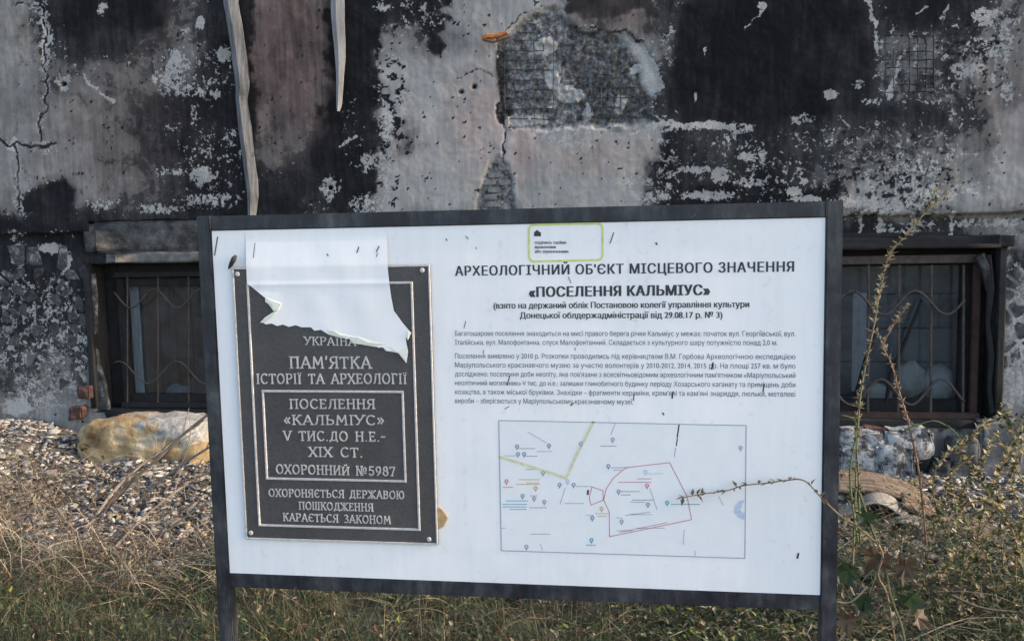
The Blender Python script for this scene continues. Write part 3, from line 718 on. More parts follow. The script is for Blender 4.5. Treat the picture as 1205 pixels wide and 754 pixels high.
# --- windows
def window(op, side):
    x0, x1, z0, z1 = op
    yb = 3.245; yf = 3.37
    rough_box((x0-.035, yb-.014, z0-.03), (x0+.006, 3.62, z1+.03), M['char'], 'window_jamb', .009); rough_box((x1-.006, yb-.016, z0-.03), (x1+.035, 3.62, z1+.03), M['char'], 'window_jamb', .009)
    rough_box((x0-.01, yb-.004, z1-.006), (x1+.01, 3.62, z1+.035), M['char'], 'window_head', .007); rough_box((x0-.01, yb-.006, z0-.035), (x1+.01, 3.62, z0+.012), M['char'], 'window_sill', .007)
    fr = MB(); t = .055
    fr.box((x0+.10, yf, z0+.013), (x0+.10+t, yf+.06, z1-.10)); fr.box((x1-.09-t, yf, z0+.013), (x1-.09, yf+.06, z1-.10))
    fr.box((x0+.10+t+.001, yf+.002, z1-.10-t), (x1-.09-t-.001, yf+.058, z1-.10)); fr.box((x0+.10+t+.001, yf+.002, z0+.013), (x1-.09-t-.001, yf+.058, z0+.095))
    # filler boards between frame and reveal
    fr.box((x0+.007, yf+.03, z0+.013), (x0+.099, yf+.05, z1-.007)); fr.box((x1-.089, yf+.03, z0+.013), (x1-.007, yf+.05, z1-.007)); fr.box((x0+.10, yf+.031, z1-.099), (x1-.09, yf+.051, z1-.007))
    win = fr.build('window', M['char'], bld, bevel=.004)
    g = MB(); g.box((x0+.10+t, yf+.028, z0+.095), (x1-.09-t, yf+.033, z1-.10-t)); g.build('pane', M['glass'], win)
    return win
wl = window(OPEN[0], 0); wr = window(OPEN[1], 1)
def wave_pts(xs, yc, amp, per, x_trough, Y, flip=1):
    out = []
    for x in xs: out.append(at(x, yc+flip*amp*math.cos(2*math.pi*(x-x_trough)/per), Y))
    return out
# left grille (in the plane just in front of the sash)
GYp = 3.335
def bar(parent, p, q, r=.007, mat='grille', name='grille_bar', n=6):
    mb = MB(); mb.tube([p, q], r, n); return mb.build(name, M[mat], parent)
for x in (150, 186, 222): bar(wl, at(x, 322, GYp), at(x, 480, GYp), .005)
for x in (258, ): bar(wl, at(x, 322, GYp), at(x, 480, GYp), .005)
for (yc, amp, tr, nm) in ((351, 11, 154, 'grille_wave'), (438, 13, 174, 'grille_wave')):
    mb = MB(); mb.tube(wave_pts(np.arange(134, 285, 3), yc, amp, 55 if yc < 400 else 68, tr+ (0 if yc < 400 else 0), GYp-.012), .0055, 6)
    mb.build(nm, M['grille'], wl, smooth=True)
mb = MB(); mb.box((-3.0, GYp-.01, 1.27), (-2.1, GYp+.01, 1.30)); mb.build('grille_rail', M['char'], wl)
mb = MB(); mb.box((-3.0, GYp-.01, .445), (-2.1, GYp+.01, .475)); mb.build('grille_rail', M['char'], wl)
# charred remains of casing on the left jamb
mb = MB()
pts = [at(x, y, 3.25) for x, y in ((106, 322), (108, 350), (107, 400), (110, 430), (117, 455), (120, 482))]
for i, (a, b) in enumerate(zip(pts, pts[1:])):
    w_ = .012+.004*i
    mb.add([(a.x-w_, 3.262, a.z), (a.x+w_, 3.256, a.z), (b.x+w_*1.3, 3.256, b.z), (b.x-w_*1.2, 3.262, b.z)]+[(a.x-w_, 3.29, a.z), (a.x+w_, 3.29, a.z), (b.x+w_*1.3, 3.29, b.z), (b.x-w_*1.2, 3.29, b.z)],
           [(3, 2, 1, 0), (0, 1, 5, 4), (1, 2, 6, 5), (2, 3, 7, 6), (3, 0, 4, 7)])
mb.build('casing_strip', M['soot_stone'], wl)
mb = MB(); a = at(143, 325, 3.44); b = at(170, 462, 3.44)
n = 14; vs = []; fs = []
for i in range(n+1):
    for z in (b.z, (a.z+b.z)/2, a.z): vs.append((a.x+(b.x-a.x)*i/n, 3.44+.002*math.sin(i*1.9), z))
fs = [(i*3+k, (i+1)*3+k, (i+1)*3+k+1, i*3+k+1) for i in range(n) for k in range(2)]
vs2 = [(x, y+.004, z) for x, y, z in vs]; m_ = len(vs)
mb.add(vs, fs); mb.add(vs2, [tuple(reversed(f)) for f in fs]); mb.build('curtain', M['curtain'], wl, smooth=True)
for i in range(5):
    x0 = at(171+i*19, 400, 3.47).x; x1 = at(171+i*19+18, 400, 3.47).x
    mb = MB(); mb.box((x0, 3.46+.004*(i % 2), .50), (x1, 3.485, 1.30)); mb.build('board', M['brown_wood'], wl, bevel=.003)
# right grille
GR = 3.30
mb = MB(); p = at(985, 314, GR); q = at(1152, 304, GR); mb.box((p.x, GR-.012, q.z-.022), (q.x, GR+.012, q.z+.022)); mb.build('grille_rail', M['grille'], wr, bevel=.003)
for x in (987, 1022, 1058, 1096, 1134): bar(wr, at(x, 312, GR), at(x-1, 494, GR), .0075)
mb = MB(); mb.tube(wave_pts(np.arange(985, 1136, 3), 356, 14, 74, 1114, GR-.016), .007, 6); mb.build('grille_wave', M['grille'], wr, smooth=True)
mb = MB(); mb.tube(wave_pts(np.arange(985, 1136, 3), 461, 15, 71, 1072, GR-.016), .007, 6); mb.build('grille_wave', M['grille'], wr, smooth=True)
mb = MB(); p = at(985, 496, GR); q = at(1152, 490, GR); mb.box((p.x, GR-.02, q.z-.028), (q.x, GR+.02, q.z+.022)); tag(mb.build('grille_rail', M['rust_rail'], wr, bevel=.004), 'rust-red bottom rail of the grille')
mb = MB(); p = at(1147, 310, GR+.03); q = at(1154, 488, GR+.03); mb.box((p.x-.01, GR+.01, q.z), (p.x+.03, GR+.04, p.z)); mb.build('side_post', M['rust_rail'], wr, bevel=.004)
mb = MB()
pts = [at(x, y, 3.25) for x, y in ((1163, 300), (1166, 340), (1162, 380), (1167, 420), (1164, 455), (1168, 485))]
mb.tube(pts, [.016, .02, .012, .02, .014, .018], 5); mb.build('casing_strip', M['char'], wr)
pts = [at(x, y, 3.26) for x, y in ((1152, 300), (1160, 315), (1164, 345))]
mb = MB(); mb.tube(pts, [.03, .03, .012], 5); mb.build('casing_strip', M['lintel'], wr)
# inside the right window: block partition, curtains, sticks, sacks
zz = .30
row = 0
while zz < 1.45:
    xx = 1.0-(row % 2)*.2
    while xx < 2.3:
        mb = MB(); mb.box((xx, 3.62+random.uniform(-.004, .004), zz), (xx+.39, 3.70, zz+.19)); mb.build('wall_block', M['room_block'], bld, bevel=.005)
        xx += .4
    zz += .2; row += 1
for (a_, b_) in (((1004, 345), (1021, 460)), ((1132, 342), (1146, 462))):
    a = at(*a_, 3.43); b = at(*b_, 3.43); mb = MB(); mb.box((a.x, 3.428, b.z), (b.x, 3.434, a.z)); mb.build('curtain', M['curtain'], wr)
a = at(1124, 350, 3.44); b = at(1131, 462, 3.44); mb = MB(); mb.box((a.x, 3.43, b.z), (b.x, 3.452, a.z)); mb.build('mullion', M['rust_iron'], wr)
def stick(pts, Y, r, label, mat='char', name='charred_stick'):
    mb = MB(); mb.tube([at(x, y, Yk) for (x, y), Yk in zip(pts, Y)], r, 6); o = mb.build(name, M[mat]); tag(o, label, 'stick'); return o
stick([(1085, 352), (1068, 395), (1048, 440), (1042, 478)], [3.34, 3.35, 3.37, 3.38], [.008, .011, .012, .010], 'long black charred stick leaning inside the right window grille')
stick([(1031, 384), (1020, 420), (1008, 466)], [3.34, 3.35, 3.37], [.012, .014, .018], 'short thick charred stick by the left edge of the right window')
def lump(name, c, r, mat, seed, label=None, cat=None, squash=(1, 1, 1), lv=3, amp=.25, parent=None, group=None, fr=2.2):
    bm = bmesh.new(); bmesh.ops.create_icosphere(bm, subdivisions=lv, radius=1)
    co = np.array([v.co[:] for v in bm.verts])
    n = fbm(co[:, 0]*fr+seed*3.7+co[:, 2]*1.3, co[:, 1]*fr+co[:, 2]*fr, 3, seed)-.5
    for v, k in zip(bm.verts, n):
        v.co = v.co*(1+k*amp*2); v.co = Vector((v.co.x*squash[0]*r, v.co.y*squash[1]*r, v.co.z*squash[2]*r))
    me = bpy.data.meshes.new(name); bm.to_mesh(me); bm.free(); me.polygons.foreach_set('use_smooth', [True]*len(me.polygons))
    me.materials.append(mat)
    o = bpy.data.objects.new(name, me); COL.objects.link(o); o.location = c
    if label: tag(o, label, cat, group)
    return o
lump('sack', at(1070, 446, 3.48), .088, M['sack'], 3, 'pale round sack behind the middle of the right window', 'sack', (1, .6, 1.1))
lump('sack', at(1105, 452, 3.49), .100, M['sack'], 5, 'larger pale sack behind the right arch of the right window grille', 'sack', (1, .6, 1.1))
lump('sack', at(1030, 465, 3.49), .078, M['sack'], 8, 'dim sack low behind the left arch of the right window grille', 'sack', (1.1, .6, 1))
lump('sack', at(212, 462, 3.48), .085, M['room_block'], 9, 'dim grey bundle behind the left window pane', 'sack', (1.1, .6, .8))

# blocks below the right window; the charred one paints the dark of a gap
for (x0, x1, y0, y1, Yf, mt) in ((988, 1030, 526, 562, 3.10, 'whitewash'), (1031.5, 1078, 524, 564, 3.095, 'whitewash'), (1096, 1118, 545, 572, 3.11, 'lintel'), (1120, 1152, 520, 566, 3.115, 'lintel'),
                                 (985, 1040, 509, 523.5, 3.12, 'whitewash'), (1042, 1100, 507, 521.5, 3.125, 'whitewash'), (1155, 1205, 500, 560, 3.13, 'pale_lintel'), (940, 986, 524, 562, 3.1, 'whitewash'), (1079.5, 1094, 528, 566, 3.13, 'char')):
    a = at(x0, y1, Yf); b = at(x1, y0, Yf); rough_box((a.x, Yf+random.uniform(0, .03), a.z-.08), (b.x+.006, 3.26, b.z+.004), M[mt], 'stone_block', .030)
a = at(1028, 507, 3.14); mb = MB(); mb.box((a.x-.03, 3.14, a.z-.03), (a.x+.05, 3.2, a.z+.02), jit=.02); mb.build('brick', M['red_brick'], bld, bevel=.005)

def catmull(pts, k=5):
    out = []; P = [pts[0]]+list(pts)+[pts[-1]]
    for i in range(1, len(P)-2):
        a, b, c, d = P[i-1:i+3]
        for j in range(k):
            t = j/k; out.append(.5*((2*b)+(c-a)*t+(2*a-5*b+4*c-d)*t*t+(3*b-a-3*c+d)*t**3))
    out.append(P[-2]); return out
# hanging strips on the wall
def ribbon(name, cen, wid, Ys, mat, label, cat, th=.010):
    mb = MB(); vs = []
    q3 = catmull([Vector((x, y, w_)) for (x, y), w_ in zip(cen, wid)], 4); cen = [(p.x+random.uniform(-.15, .15), p.y) for p in q3]; wid = [p.z+random.uniform(-.5, .4) for p in q3]; Ys = [3.15+.006*math.sin(i*.7) for i in range(len(q3))]
    for (x, y), w_, Y in zip(cen, wid, Ys):
        a = at(x-w_/2, y, Y); b = at(x+w_/2, y, Y+.012); m_ = a*.6+b*.4
        vs += [a, m_+Vector((0, -th*1.3, 0)), b, b+Vector((0, th, 0)), a+Vector((0, th, 0))]
    k = len(cen); fs = []
    for i in range(k-1):
        for j in range(5): fs.append((i*5+j, i*5+(j+1) % 5, (i+1)*5+(j+1) % 5, (i+1)*5+j))
    fs += [(4, 3, 2, 1, 0), tuple((k-1)*5+j for j in range(5))]
    mb.add(vs, fs); o = mb.build(name, M[mat], bevel=0); tag(o, label, cat); return o
ribbon('hanging_strip', [(266, -60), (271, 0), (276, 30), (281, 65), (285, 100), (284, 118), (288, 150), (292, 185), (296, 215), (297, 235), (296, 254)], [17, 17, 17, 17, 16, 13, 15, 14, 14, 12, 9],
       [3.15, 3.15, 3.15, 3.14, 3.15, 3.16, 3.15, 3.14, 3.14, 3.15, 3.15], 'zinc', 'long bent grey metal strip hanging down the burnt wall', 'metal strip')
o2 = ribbon('hanging_strip', [(397, -60), (397, 0), (398, 30), (400, 60), (400, 90), (399, 118), (398, 131)], [16, 16, 15, 13, 9, 7, 3], [3.15]*7, 'zinc2', 'short pale pointed strip hanging at the top of the wall', 'metal strip', .006)
br_ = empty('rusty_bracket', at(582, 44, 3.16), 'small orange rusty bracket stuck in the wall beside the hole', 'bracket')
mb = MB(); mb.tube([at(x, y, 3.17) for x, y in ((567, 46), (574, 43), (584, 42.5), (597, 38.5))], [.012, .016, .014, .012], 6)
mb.build('bracket_arm', M['orange'], br_)
mb = MB(); mb.tube([at(x, y, 3.16) for x, y in ((569, 47), (580, 50), (590, 47), (599, 44))], .006, 6); mb.build('hook', M['rust_iron'], br_)

# ================================================================== RUBBLE
def chunk_mesh(seed, lv=0):
    r_ = random.Random(seed); bm = bmesh.new()
    n = r_.randint(7, 11); sq = (r_.uniform(.8, 1.2), r_.uniform(.45, .9), r_.uniform(.22, .6))
    for i in range(n):
        v = Vector((r_.gauss(0, 1), r_.gauss(0, 1), r_.gauss(0, 1))).normalized()*r_.uniform(.65, 1)
        bm.verts.new((v.x*sq[0], v.y*sq[1], v.z*sq[2]))
    res = bmesh.ops.convex_hull(bm, input=bm.verts[:])
    dead = [g for g in res['geom_interior'] if isinstance(g, bmesh.types.BMVert)]
    if dead: bmesh.ops.delete(bm, geom=dead, context='VERTS')
    bmesh.ops.recalc_face_normals(bm, faces=bm.faces[:])
    me = bpy.data.meshes.new('rubble_chunk'); bm.to_mesh(me); bm.free(); return me
# the big slab under the left window
mb = MB(); prof = []
c = at(168, 521, 3.02)
bm = bmesh.new(); bmesh.ops.create_cube(bm, size=1)
bmesh.ops.subdivide_edges(bm, edges=bm.edges[:], cuts=24, use_grid_fill=True)
for v in bm.verts:
    p = v.co*2; L = (abs(p.x)**5+abs(p.y)**4+abs(p.z)**3.2)**(1/4.) + 1e-6
    s_ = 1/max(L, .2) if L > 1 else 1
    q = p*s_
    v.co = Vector((q.x*.43, q.y*.16, q.z*.165))
    if q.x < 0: v.co.z -= .10*max(0, -q.x-.45)**1.5*(1 if q.z > 0 else -.3)
co = np.array([v.co[:] for v in bm.verts]); nn = fbm(co[:, 0]*7+3, co[:, 2]*9+co[:, 1]*8, 5, 77, .62)-.5
bm.normal_update()
for v, k in zip(bm.verts, nn): v.co += v.normal*(k*.10+(abs(k)**.5)*(-.012))
me = bpy.data.meshes.new('limestone_block'); bm.to_mesh(me); bm.free(); me.polygons.foreach_set('use_smooth', [True]*len(me.polygons)); me.materials.append(M['limestone'])
slab = bpy.data.objects.new('limestone_block', me); COL.objects.link(slab); slab.location = (c.x+.03, 3.05, c.z); slab.rotation_euler = (0, R(1), 0)
tag(slab, 'large rounded ochre limestone block lying under the left window', 'stone block')
slab2 = lump('ochre_stone', (0, 0, 0), .13, M['rubble_ochre'], 14, 'small orange stone at the right end of the big limestone block', 'stone', (1.1, .7, .8), 3, .2)
p = at(238, 540, 2.95); slab2.location = p

kinds = [('rubble_pale', 'pale mortar lump'), ('rubble_grey', 'grey concrete chunk'), ('rubble_brick', 'reddish brick fragment'), ('rubble_ochre', 'ochre stone fragment')]
meshes = {}
for mk, _ in kinds:
    meshes[mk] = []
    for i in range(7):
        m_ = chunk_mesh(hash_ := (i*13+len(mk)*101)); m_.materials.append(M[mk]); meshes[mk].append(m_)
def zone(x):
    return 'left of the sign' if x < 255 else ('right of the sign' if x > 960 else 'behind the sign')
placed = []
def put_chunk(px, py, size, mk, sink=.3, lab=None):
    h = ground_hit(px, py)
    if h.y > 3.12: h.y = 3.12; h.z = gz(h.x, 3.12)
    for (q, s) in placed:
        if (q-h).length < (s+size)*.7: return None
    placed.append((h, size))
    o = bpy.data.objects.new({'rubble_pale': 'mortar_lump', 'rubble_grey': 'concrete_chunk', 'rubble_brick': 'brick_fragment', 'rubble_ochre': 'stone_fragment'}[mk], random.choice(meshes[mk]))
    COL.objects.link(o); o.location = (h.x, h.y, h.z+size*sink*.6); o.scale = (size, size, size)
    o.rotation_euler = (random.uniform(-.5, .5), random.uniform(-.5, .5), random.uniform(0, 6.28))
    kd = dict(kinds)[mk]; zn = zone(px)
    if lab: tag(o, lab, 'rubble')
    else:
        sz = 'tiny' if size < .030 else ('small' if size < .042 else ('medium' if size < .055 else 'large'))
        if px < 255:
            wh = ('at the left picture edge' if px < 45 else 'below the sooty stonework' if px < 95 else 'before the limestone block' if px < 175 else 'beside the left sign post')
            wh += (' close to the wall' if py < 530 else ' midway down the heap' if py < 580 else ' at the grass edge')
        else:
            wh = ('beside the right sign post' if px < 1035 else 'between the broad leaves and the weeds' if px < 1100 else 'under the yellow weeds' if px < 1165 else 'at the right picture edge')
            wh += (' near the brown sheets' if py < 640 else ' low in the litter')
        tag(o, f'{sz} {kd} {wh}', 'rubble', f'{kd}s in the rubble {zn}')
    return o
spec = [(140, 600, .075, 'rubble_grey', 'flat grey slab piece below the limestone block'), (228, 600, .06, 'rubble_grey', 'dark slab piece touching the left post'), (110, 560, .05, 'rubble_pale', 'pale flat piece midway down the left rubble'),
        (215, 645, .07, 'rubble_grey', 'broad grey slab piece at the grass edge by the left post'), (168, 612, .055, 'rubble_pale', 'pale slab piece above the pointed one'), (20, 535, .06, 'rubble_pale', 'pale flat piece at the far left of the heap'), (240, 612, .05, 'rubble_pale', 'pale angular piece against the left post'),
        (1010, 700, .06, 'rubble_grey', 'grey slab piece low beside the right post'), (1090, 650, .055, 'rubble_pale', 'pale slab piece behind the broad leaves'), (1180, 700, .07, 'rubble_pale', 'broad pale slab piece at the lower right corner'), (1130, 720, .06, 'rubble_grey', 'grey slab piece under the lower right weeds'),
        (80, 500, .07, 'rubble_pale', 'pale round lump at the wall foot left of the limestone block'), (45, 505, .06, 'rubble_grey', 'grey lump against the sooty wall at far left'), (73, 545, .06, 'rubble_grey', 'bluish grey squared chunk beside the limestone block'),
        (185, 640, .09, 'rubble_grey', 'broad flat grey slab piece between the dry branches'), (152, 634, .055, 'rubble_pale', 'pale pointed piece beside the flat grey slab'), (205, 618, .07, 'rubble_grey', 'dark grey chunk above the flat grey slab'),
        (232, 545, .07, 'rubble_ochre', 'orange stone touching the left post of the sign'), (240, 575, .05, 'rubble_pale', 'cream stone by the left post of the sign'), (190, 575, .05, 'rubble_grey', 'blackened lump in the gap between branches'),
        (992, 628, .06, 'rubble_ochre', 'yellow stone beside the right post of the sign'), (1150, 660, .07, 'rubble_brick', 'brown brick piece below the yellow weeds')]
for a in spec: put_chunk(*a[:4], lab=a[4])
for i in range(460):
    if random.random() < .66: px = random.uniform(-20, 255); py = random.uniform(500, 650)
    else: px = random.uniform(985, 1230); py = random.uniform(570, 745)
    mk = random.choices([k for k, _ in kinds], [.5, .38, .04, .08])[0]
    put_chunk(px, py, random.uniform(.020, .050)*(1.7 if random.random() < .16 else 1), mk)
# fine rubble as one mass
def debris(n, xr, yr, smin, smax, seed, name, label, dens=None, pw=2.6):
    r_ = np.random.default_rng(seed)
    base = []
    for i in range(14):
        m_ = chunk_mesh(900+i); v = np.array([x.co[:] for x in m_.vertices]); f = [tuple(p.vertices) for p in m_.polygons]
        base.append((v, np.array(f))); bpy.data.meshes.remove(m_)
    V = []; F = []; C = []; off = 0
    pal = np.array([(.32, .305, .285), (.24, .23, .215), (.14, .137, .135), (.065, .065, .068), (.20, .11, .075), (.33, .26, .17), (.44, .42, .39), (.03, .03, .03)])
    pr = np.array([.22, .24, .22, .13, .02, .04, .06, .07]); pr /= pr.sum()
    X = r_.uniform(*xr, n); Y = r_.uniform(*yr, n)
    if dens is not None:
        k = r_.random(n) < dens(X, Y); X = X[k]; Y = Y[k]; n = len(X)
    Z = ground_z(X, Y)
    for ti, (v, f) in enumerate(base):
        ii = np.arange(ti, n, len(base)); m_ = len(ii); s_ = smin*(smax/smin)**(r_.random(m_)**pw)
        a, b = r_.uniform(0, 6.28, m_), r_.uniform(-.9, .9, m_)
        vv = v[None]*np.stack([r_.uniform(.7, 1.3, m_), r_.uniform(.5, 1, m_), r_.uniform(.4, 1, m_)], -1)[:, None]*s_[:, None, None]
        y_ = vv[..., 1]*np.cos(b)[:, None]-vv[..., 2]*np.sin(b)[:, None]; z_ = vv[..., 1]*np.sin(b)[:, None]+vv[..., 2]*np.cos(b)[:, None]; x_ = vv[..., 0]
        X_ = x_*np.cos(a)[:, None]-y_*np.sin(a)[:, None]+X[ii][:, None]; Y_ = x_*np.sin(a)[:, None]+y_*np.cos(a)[:, None]+Y[ii][:, None]; Z_ = z_+(Z[ii]+s_*.2)[:, None]
        V.append(np.stack([X_, Y_, Z_], -1).reshape(-1, 3)); F.append((f[None]+(off+np.arange(m_)*len(v))[:, None, None]).reshape(-1, 3)); off += m_*len(v)
        c = pal[r_.choice(8, m_, p=pr)]*r_.uniform(.75, 1.2, (m_, 1)); C.append(np.repeat(np.concatenate([c, np.ones((m_, 1))], 1), len(v), 0))
    V = np.concatenate(V); F = np.concatenate(F); C = np.concatenate(C)
    me = bpy.data.meshes.new(name); me.vertices.add(len(V)); me.vertices.foreach_set('co', V.astype(np.float32).ravel())
    me.loops.add(F.size); me.loops.foreach_set('vertex_index', F.ravel().astype(np.int32)); me.polygons.add(len(F))
    me.polygons.foreach_set('loop_start', np.arange(0, F.size, 3, dtype=np.int32)); me.polygons.foreach_set('loop_total', np.full(len(F), 3, dtype=np.int32))
    me.update(calc_edges=True)
    cc = me.color_attributes.new('tint', 'FLOAT_COLOR', 'POINT'); cc.data.foreach_set('color', C.astype(np.float32).ravel())
    o = link(name, me, M['rubble']); tag(o, label, 'rubble', kind='stuff'); return o
debris(100000, (-4.2, 2.7), (1.6, 3.2), .003, .050, 3, 'fine_rubble', 'fine pale and grey rubble spilled along the foot of the wall', lambda x, y: np.clip((y-1.6)/.5, 0, 1))

# curved sheets on the right
def sheet(pts, Y0, Y1, mat, label, name, th=.006, bow=.03):
    """pts: the front edge in the photo; the sheet runs back from Y0 to Y1"""
    mb = MB(); pts = [tuple(p) for p in catmull([Vector((a_, b_, 0)) for a_, b_ in pts], 4)]; pts = [(p[0], p[1]) for p in pts]; n = len(pts); m = 7; top = []
    fr = [at(x, y, Y0) for x, y in pts]
    for j in range(m+1):
        t = j/m
        for p in fr: top.append(Vector((p.x+.05*t, Y0+(Y1-Y0)*t, p.z+bow*math.sin(t*2.6)+.008*math.sin(p.x*14))))
    bot = [p-Vector((0, 0, th)) for p in top]; k = len(top)
    fs = [(j*n+i, j*n+i+1, (j+1)*n+i+1, (j+1)*n+i) for j in range(m) for i in range(n-1)]
    fs2 = [tuple(q+k for q in reversed(f)) for f in fs]
    rim = [(i, i+k, i+1+k, i+1) for i in range(n-1)]+[(m*n+i+1, m*n+i+1+k, m*n+i+k, m*n+i) for i in range(n-1)]
    rim += [((j+1)*n, (j+1)*n+k, j*n+k, j*n) for j in range(m)]+[(j*n+n-1, j*n+n-1+k, (j+1)*n+n-1+k, (j+1)*n+n-1) for j in range(m)]
    mb.add(top+bot, fs+fs2+rim); o = mb.build(name, M[mat], smooth=True); tag(o, label, 'metal sheet'); return o
sheet([(985, 573), (1015, 576), (1045, 582), (1075, 590), (1100, 600)], 2.62, 2.95, 'roof_sheet', 'wide brown broken plank lying below the whitewashed blocks', 'broken_plank', th=.018, bow=.015)
sheet([(984, 606), (1000, 601), (1016, 594), (1030, 592), (1045, 597), (1058, 606), (1068, 610)], 2.45, 2.62, 'grey_sheet', 'curled pale grey sheet with a hollow beneath it', 'curled_sheet', bow=.01)
sheet([(1064, 596), (1085, 601), (1104, 611), (1112, 617)], 2.5, 2.75, 'roof_sheet', 'narrow brown plank end beside the curled grey sheet', 'broken_plank', th=.02, bow=.01)
sheet([(1115, 622), (1150, 628), (1180, 637), (1215, 646)], 2.35, 2.6, 'roof_sheet', 'flat brown plank lying at the right edge behind the weeds', 'broken_plank', th=.018, bow=.01)
sheet([(1140, 652), (1170, 655), (1210, 668)], 2.15, 2.3, 'grey_sheet', 'grey board piece at the right edge below the brown plank', 'broken_plank', th=.015, bow=.008)
sheet([(1035, 622), (1060, 616), (1085, 620)], 2.35, 2.45, 'grey_sheet', 'small bent grey strip under the curled sheet', 'bent_strip', bow=.01)
lump('dark_lump', at(1052, 618, 2.55), .06, M['char'], 4, 'black charred lump in the hollow under the curled sheet', 'lump', (1.5, 1, .5))  # black lump stands in for the shade of the hollow under the sheet

# ================================================================== SIGN
BC = Vector((0, 0, 1.13)); BW, BH = 1.30, .7789
sign = empty('information_sign', (0, 0, gz(-.6, 0)), 'white heritage information board in a dark square-tube frame on two posts', 'sign')
TL_, TT_, TB_ = .0323, .0322, .0317
x0, x1, z0, z1 = -BW/2, BW/2, BC.z-BH/2, BC.z+BH/2
D0, D1 = -.004, .029
for s in (-1, 1):
    mb = MB(); a, b = (x0-TL_, x0) if s < 0 else (x1, x1+TL_); mb.box((a, D0, -.3), (b, D1, z1+TT_)); mb.build('post', M['frame'], sign, bevel=.0025)
mb = MB(); mb.box((x0+.0006, D0+.0005, z1), (x1-.0006, D1-.001, z1+TT_-.0006)); mb.build('top_rail', M['frame'], sign, bevel=.002)
mb = MB(); mb.box((x0+.0006, D0+.0005, z0-TB_), (x1-.0006, D1-.001, z0)); mb.build('bottom_rail', M['frame'], sign, bevel=.002)
mb = MB(); mb.box((x0+.0008, 0, z0+.0008), (x1-.0008, .005, z1-.0008)); board = mb.build('panel', M['board'], sign)
for s in (-1, 1):   # weld seams
    for zc in (z1, z0):
        mb = MB(); xx = x0 if s < 0 else x1
        mb.tube([(xx, D0-.0002, zc+(.001 if zc > 1 else -TB_+.001)), (xx+.0004, D0-.0006, zc+(TT_*.5 if zc > 1 else -TB_*.5)), (xx, D0-.0002, zc+(TT_-.002 if zc > 1 else -.001))], .0009, 6); mb.build('weld', M['frame'], sign)
YP = -.0005                       # printed layer
def P2(x, y, Y=YP): p = at(x, y, Y); return (p.x, p.z)
def text_mesh(body, pl, pr, cap, mat, parent, bold=0, Y=YP, name='lettering', spacing=1.0):
    """one line of printed text from photo point pl to pr (baseline); cap height in px"""
    v, f, zo = font_geo(body, spacing)
    a = at(*pl, Y); b = at(*pr, Y); t = at(pl[0], pl[1]-cap, Y)
    lo, hi = v[:, 0].min(), v[:, 0].max()
    capu = .727
    L = b-a
    mb = MB(); sx = 1/(hi-lo); sz = (t.z-a.z)/capu
    for k in range(1 if not bold else 3):
        off = 0 if not bold else (k-1)*bold
        mb.add([(a.x+L.x*(q[0]-lo)*sx+off, Y-.00009*k-.00002*zz_, a.z+L.z*(q[0]-lo)*sx+q[1]*sz) for q, zz_ in zip(v, zo)], f)
    return mb.build(name, M[mat], parent)
text_mesh("АРХЕОЛОГІЧНИЙ ОБ'ЄКТ МІСЦЕВОГО ЗНАЧЕННЯ", (536, 324.5), (934, 319.5), 11.5, 'ink', board, .0009, spacing=1.12)
text_mesh("«ПОСЕЛЕННЯ КАЛЬМІУС»", (623, 349.5), (835, 347), 12, 'ink', board, .0014, spacing=1.08)
text_mesh("(взято на держаний облік Постановою колегії управління культури", (581, 363), (881.5, 361.5), 7.2, 'ink', board, .0005)
text_mesh("Донецької облдержадміністрації від 29.08.17 р. № 3)", (612, 374.5), (850, 374), 7.2, 'ink', board, .0005)
for s, ya, yb_, xr in BT: text_mesh(s, (535.5, ya), (xr, yb_), 5.9, 'ink_soft', board, 0)['kind'] = 'stuff'
# line work and map
def pline(pts, wpx, mat, parent=board, Y=YP, name='printed_line', closed=False):
    mb = MB(); pts = [Vector((*P2(x, y, Y),)) for x, y in pts]
    if closed: pts = pts+[pts[0]]
    hw = wpx*.00177/2
    for i, (a, b) in enumerate(zip(pts, pts[1:])):
        d = (b-a).normalized(); n = Vector((-d.y, d.x))*hw; e = d*hw*.9; yy = Y-.00003*(i % 2)
        q = [a-e-n, b+e-n, b+e+n, a-e+n]; mb.add([(p.x, yy, p.y) for p in q], [(0, 1, 2, 3)])
    return mb.build(name, M[mat], parent)
def ppoly(pts, mat, parent=board, Y=YP, name='printed_shape'):
    q = [P2(x, y, Y) for x, y in pts]; mb = MB(); mb.add([(x, Y, z) for x, z in q], [tuple(range(len(q)))]); return mb.build(name, M[mat], parent)
def rounded(x0, y0, x1, y1, r, s0=0, s1=0):
    out = []
    for cx, cy, a0 in ((x1-r, y0+r+s1, -90), (x1-r, y1-r+s1, 0), (x0+r, y1-r+s0, 90), (x0+r, y0+r+s0, 180)):
        for k in range(5): out.append((cx+r*math.cos(R(a0+22.5*k)), cy+r*math.sin(R(a0+22.5*k))))
    return out
pline(rounded(622.5, 264, 709, 307, 6, .5, -1), 2.4, 'yellow', closed=True, name='sticker_border')
for s, y in (("поділись своїми", 287), ("враженнями", 292.3), ("або зауваженнями", 297.5)):
    text_mesh(s, (629.5, y), (629.5+len(s)*2.45, y), 3.6, 'ink', board, .0002)
ppoly([(629, 273), (632, 270.5), (635, 273), (636.5, 273.5), (636.5, 278), (628.5, 278), (628.5, 274)], 'ink', name='sticker_icon')
mapb = ppoly([(587, 656), (587, 494), (878, 500), (876.5, 656.5), (590, 647.5)][1:], 'mapbg', Y=YP+.0002, name='map')
mapb.data.flip_normals()
YM = YP
def ml(pts, w_, mat, **k): return pline(pts, w_, mat, parent=mapb, Y=YM, **k)
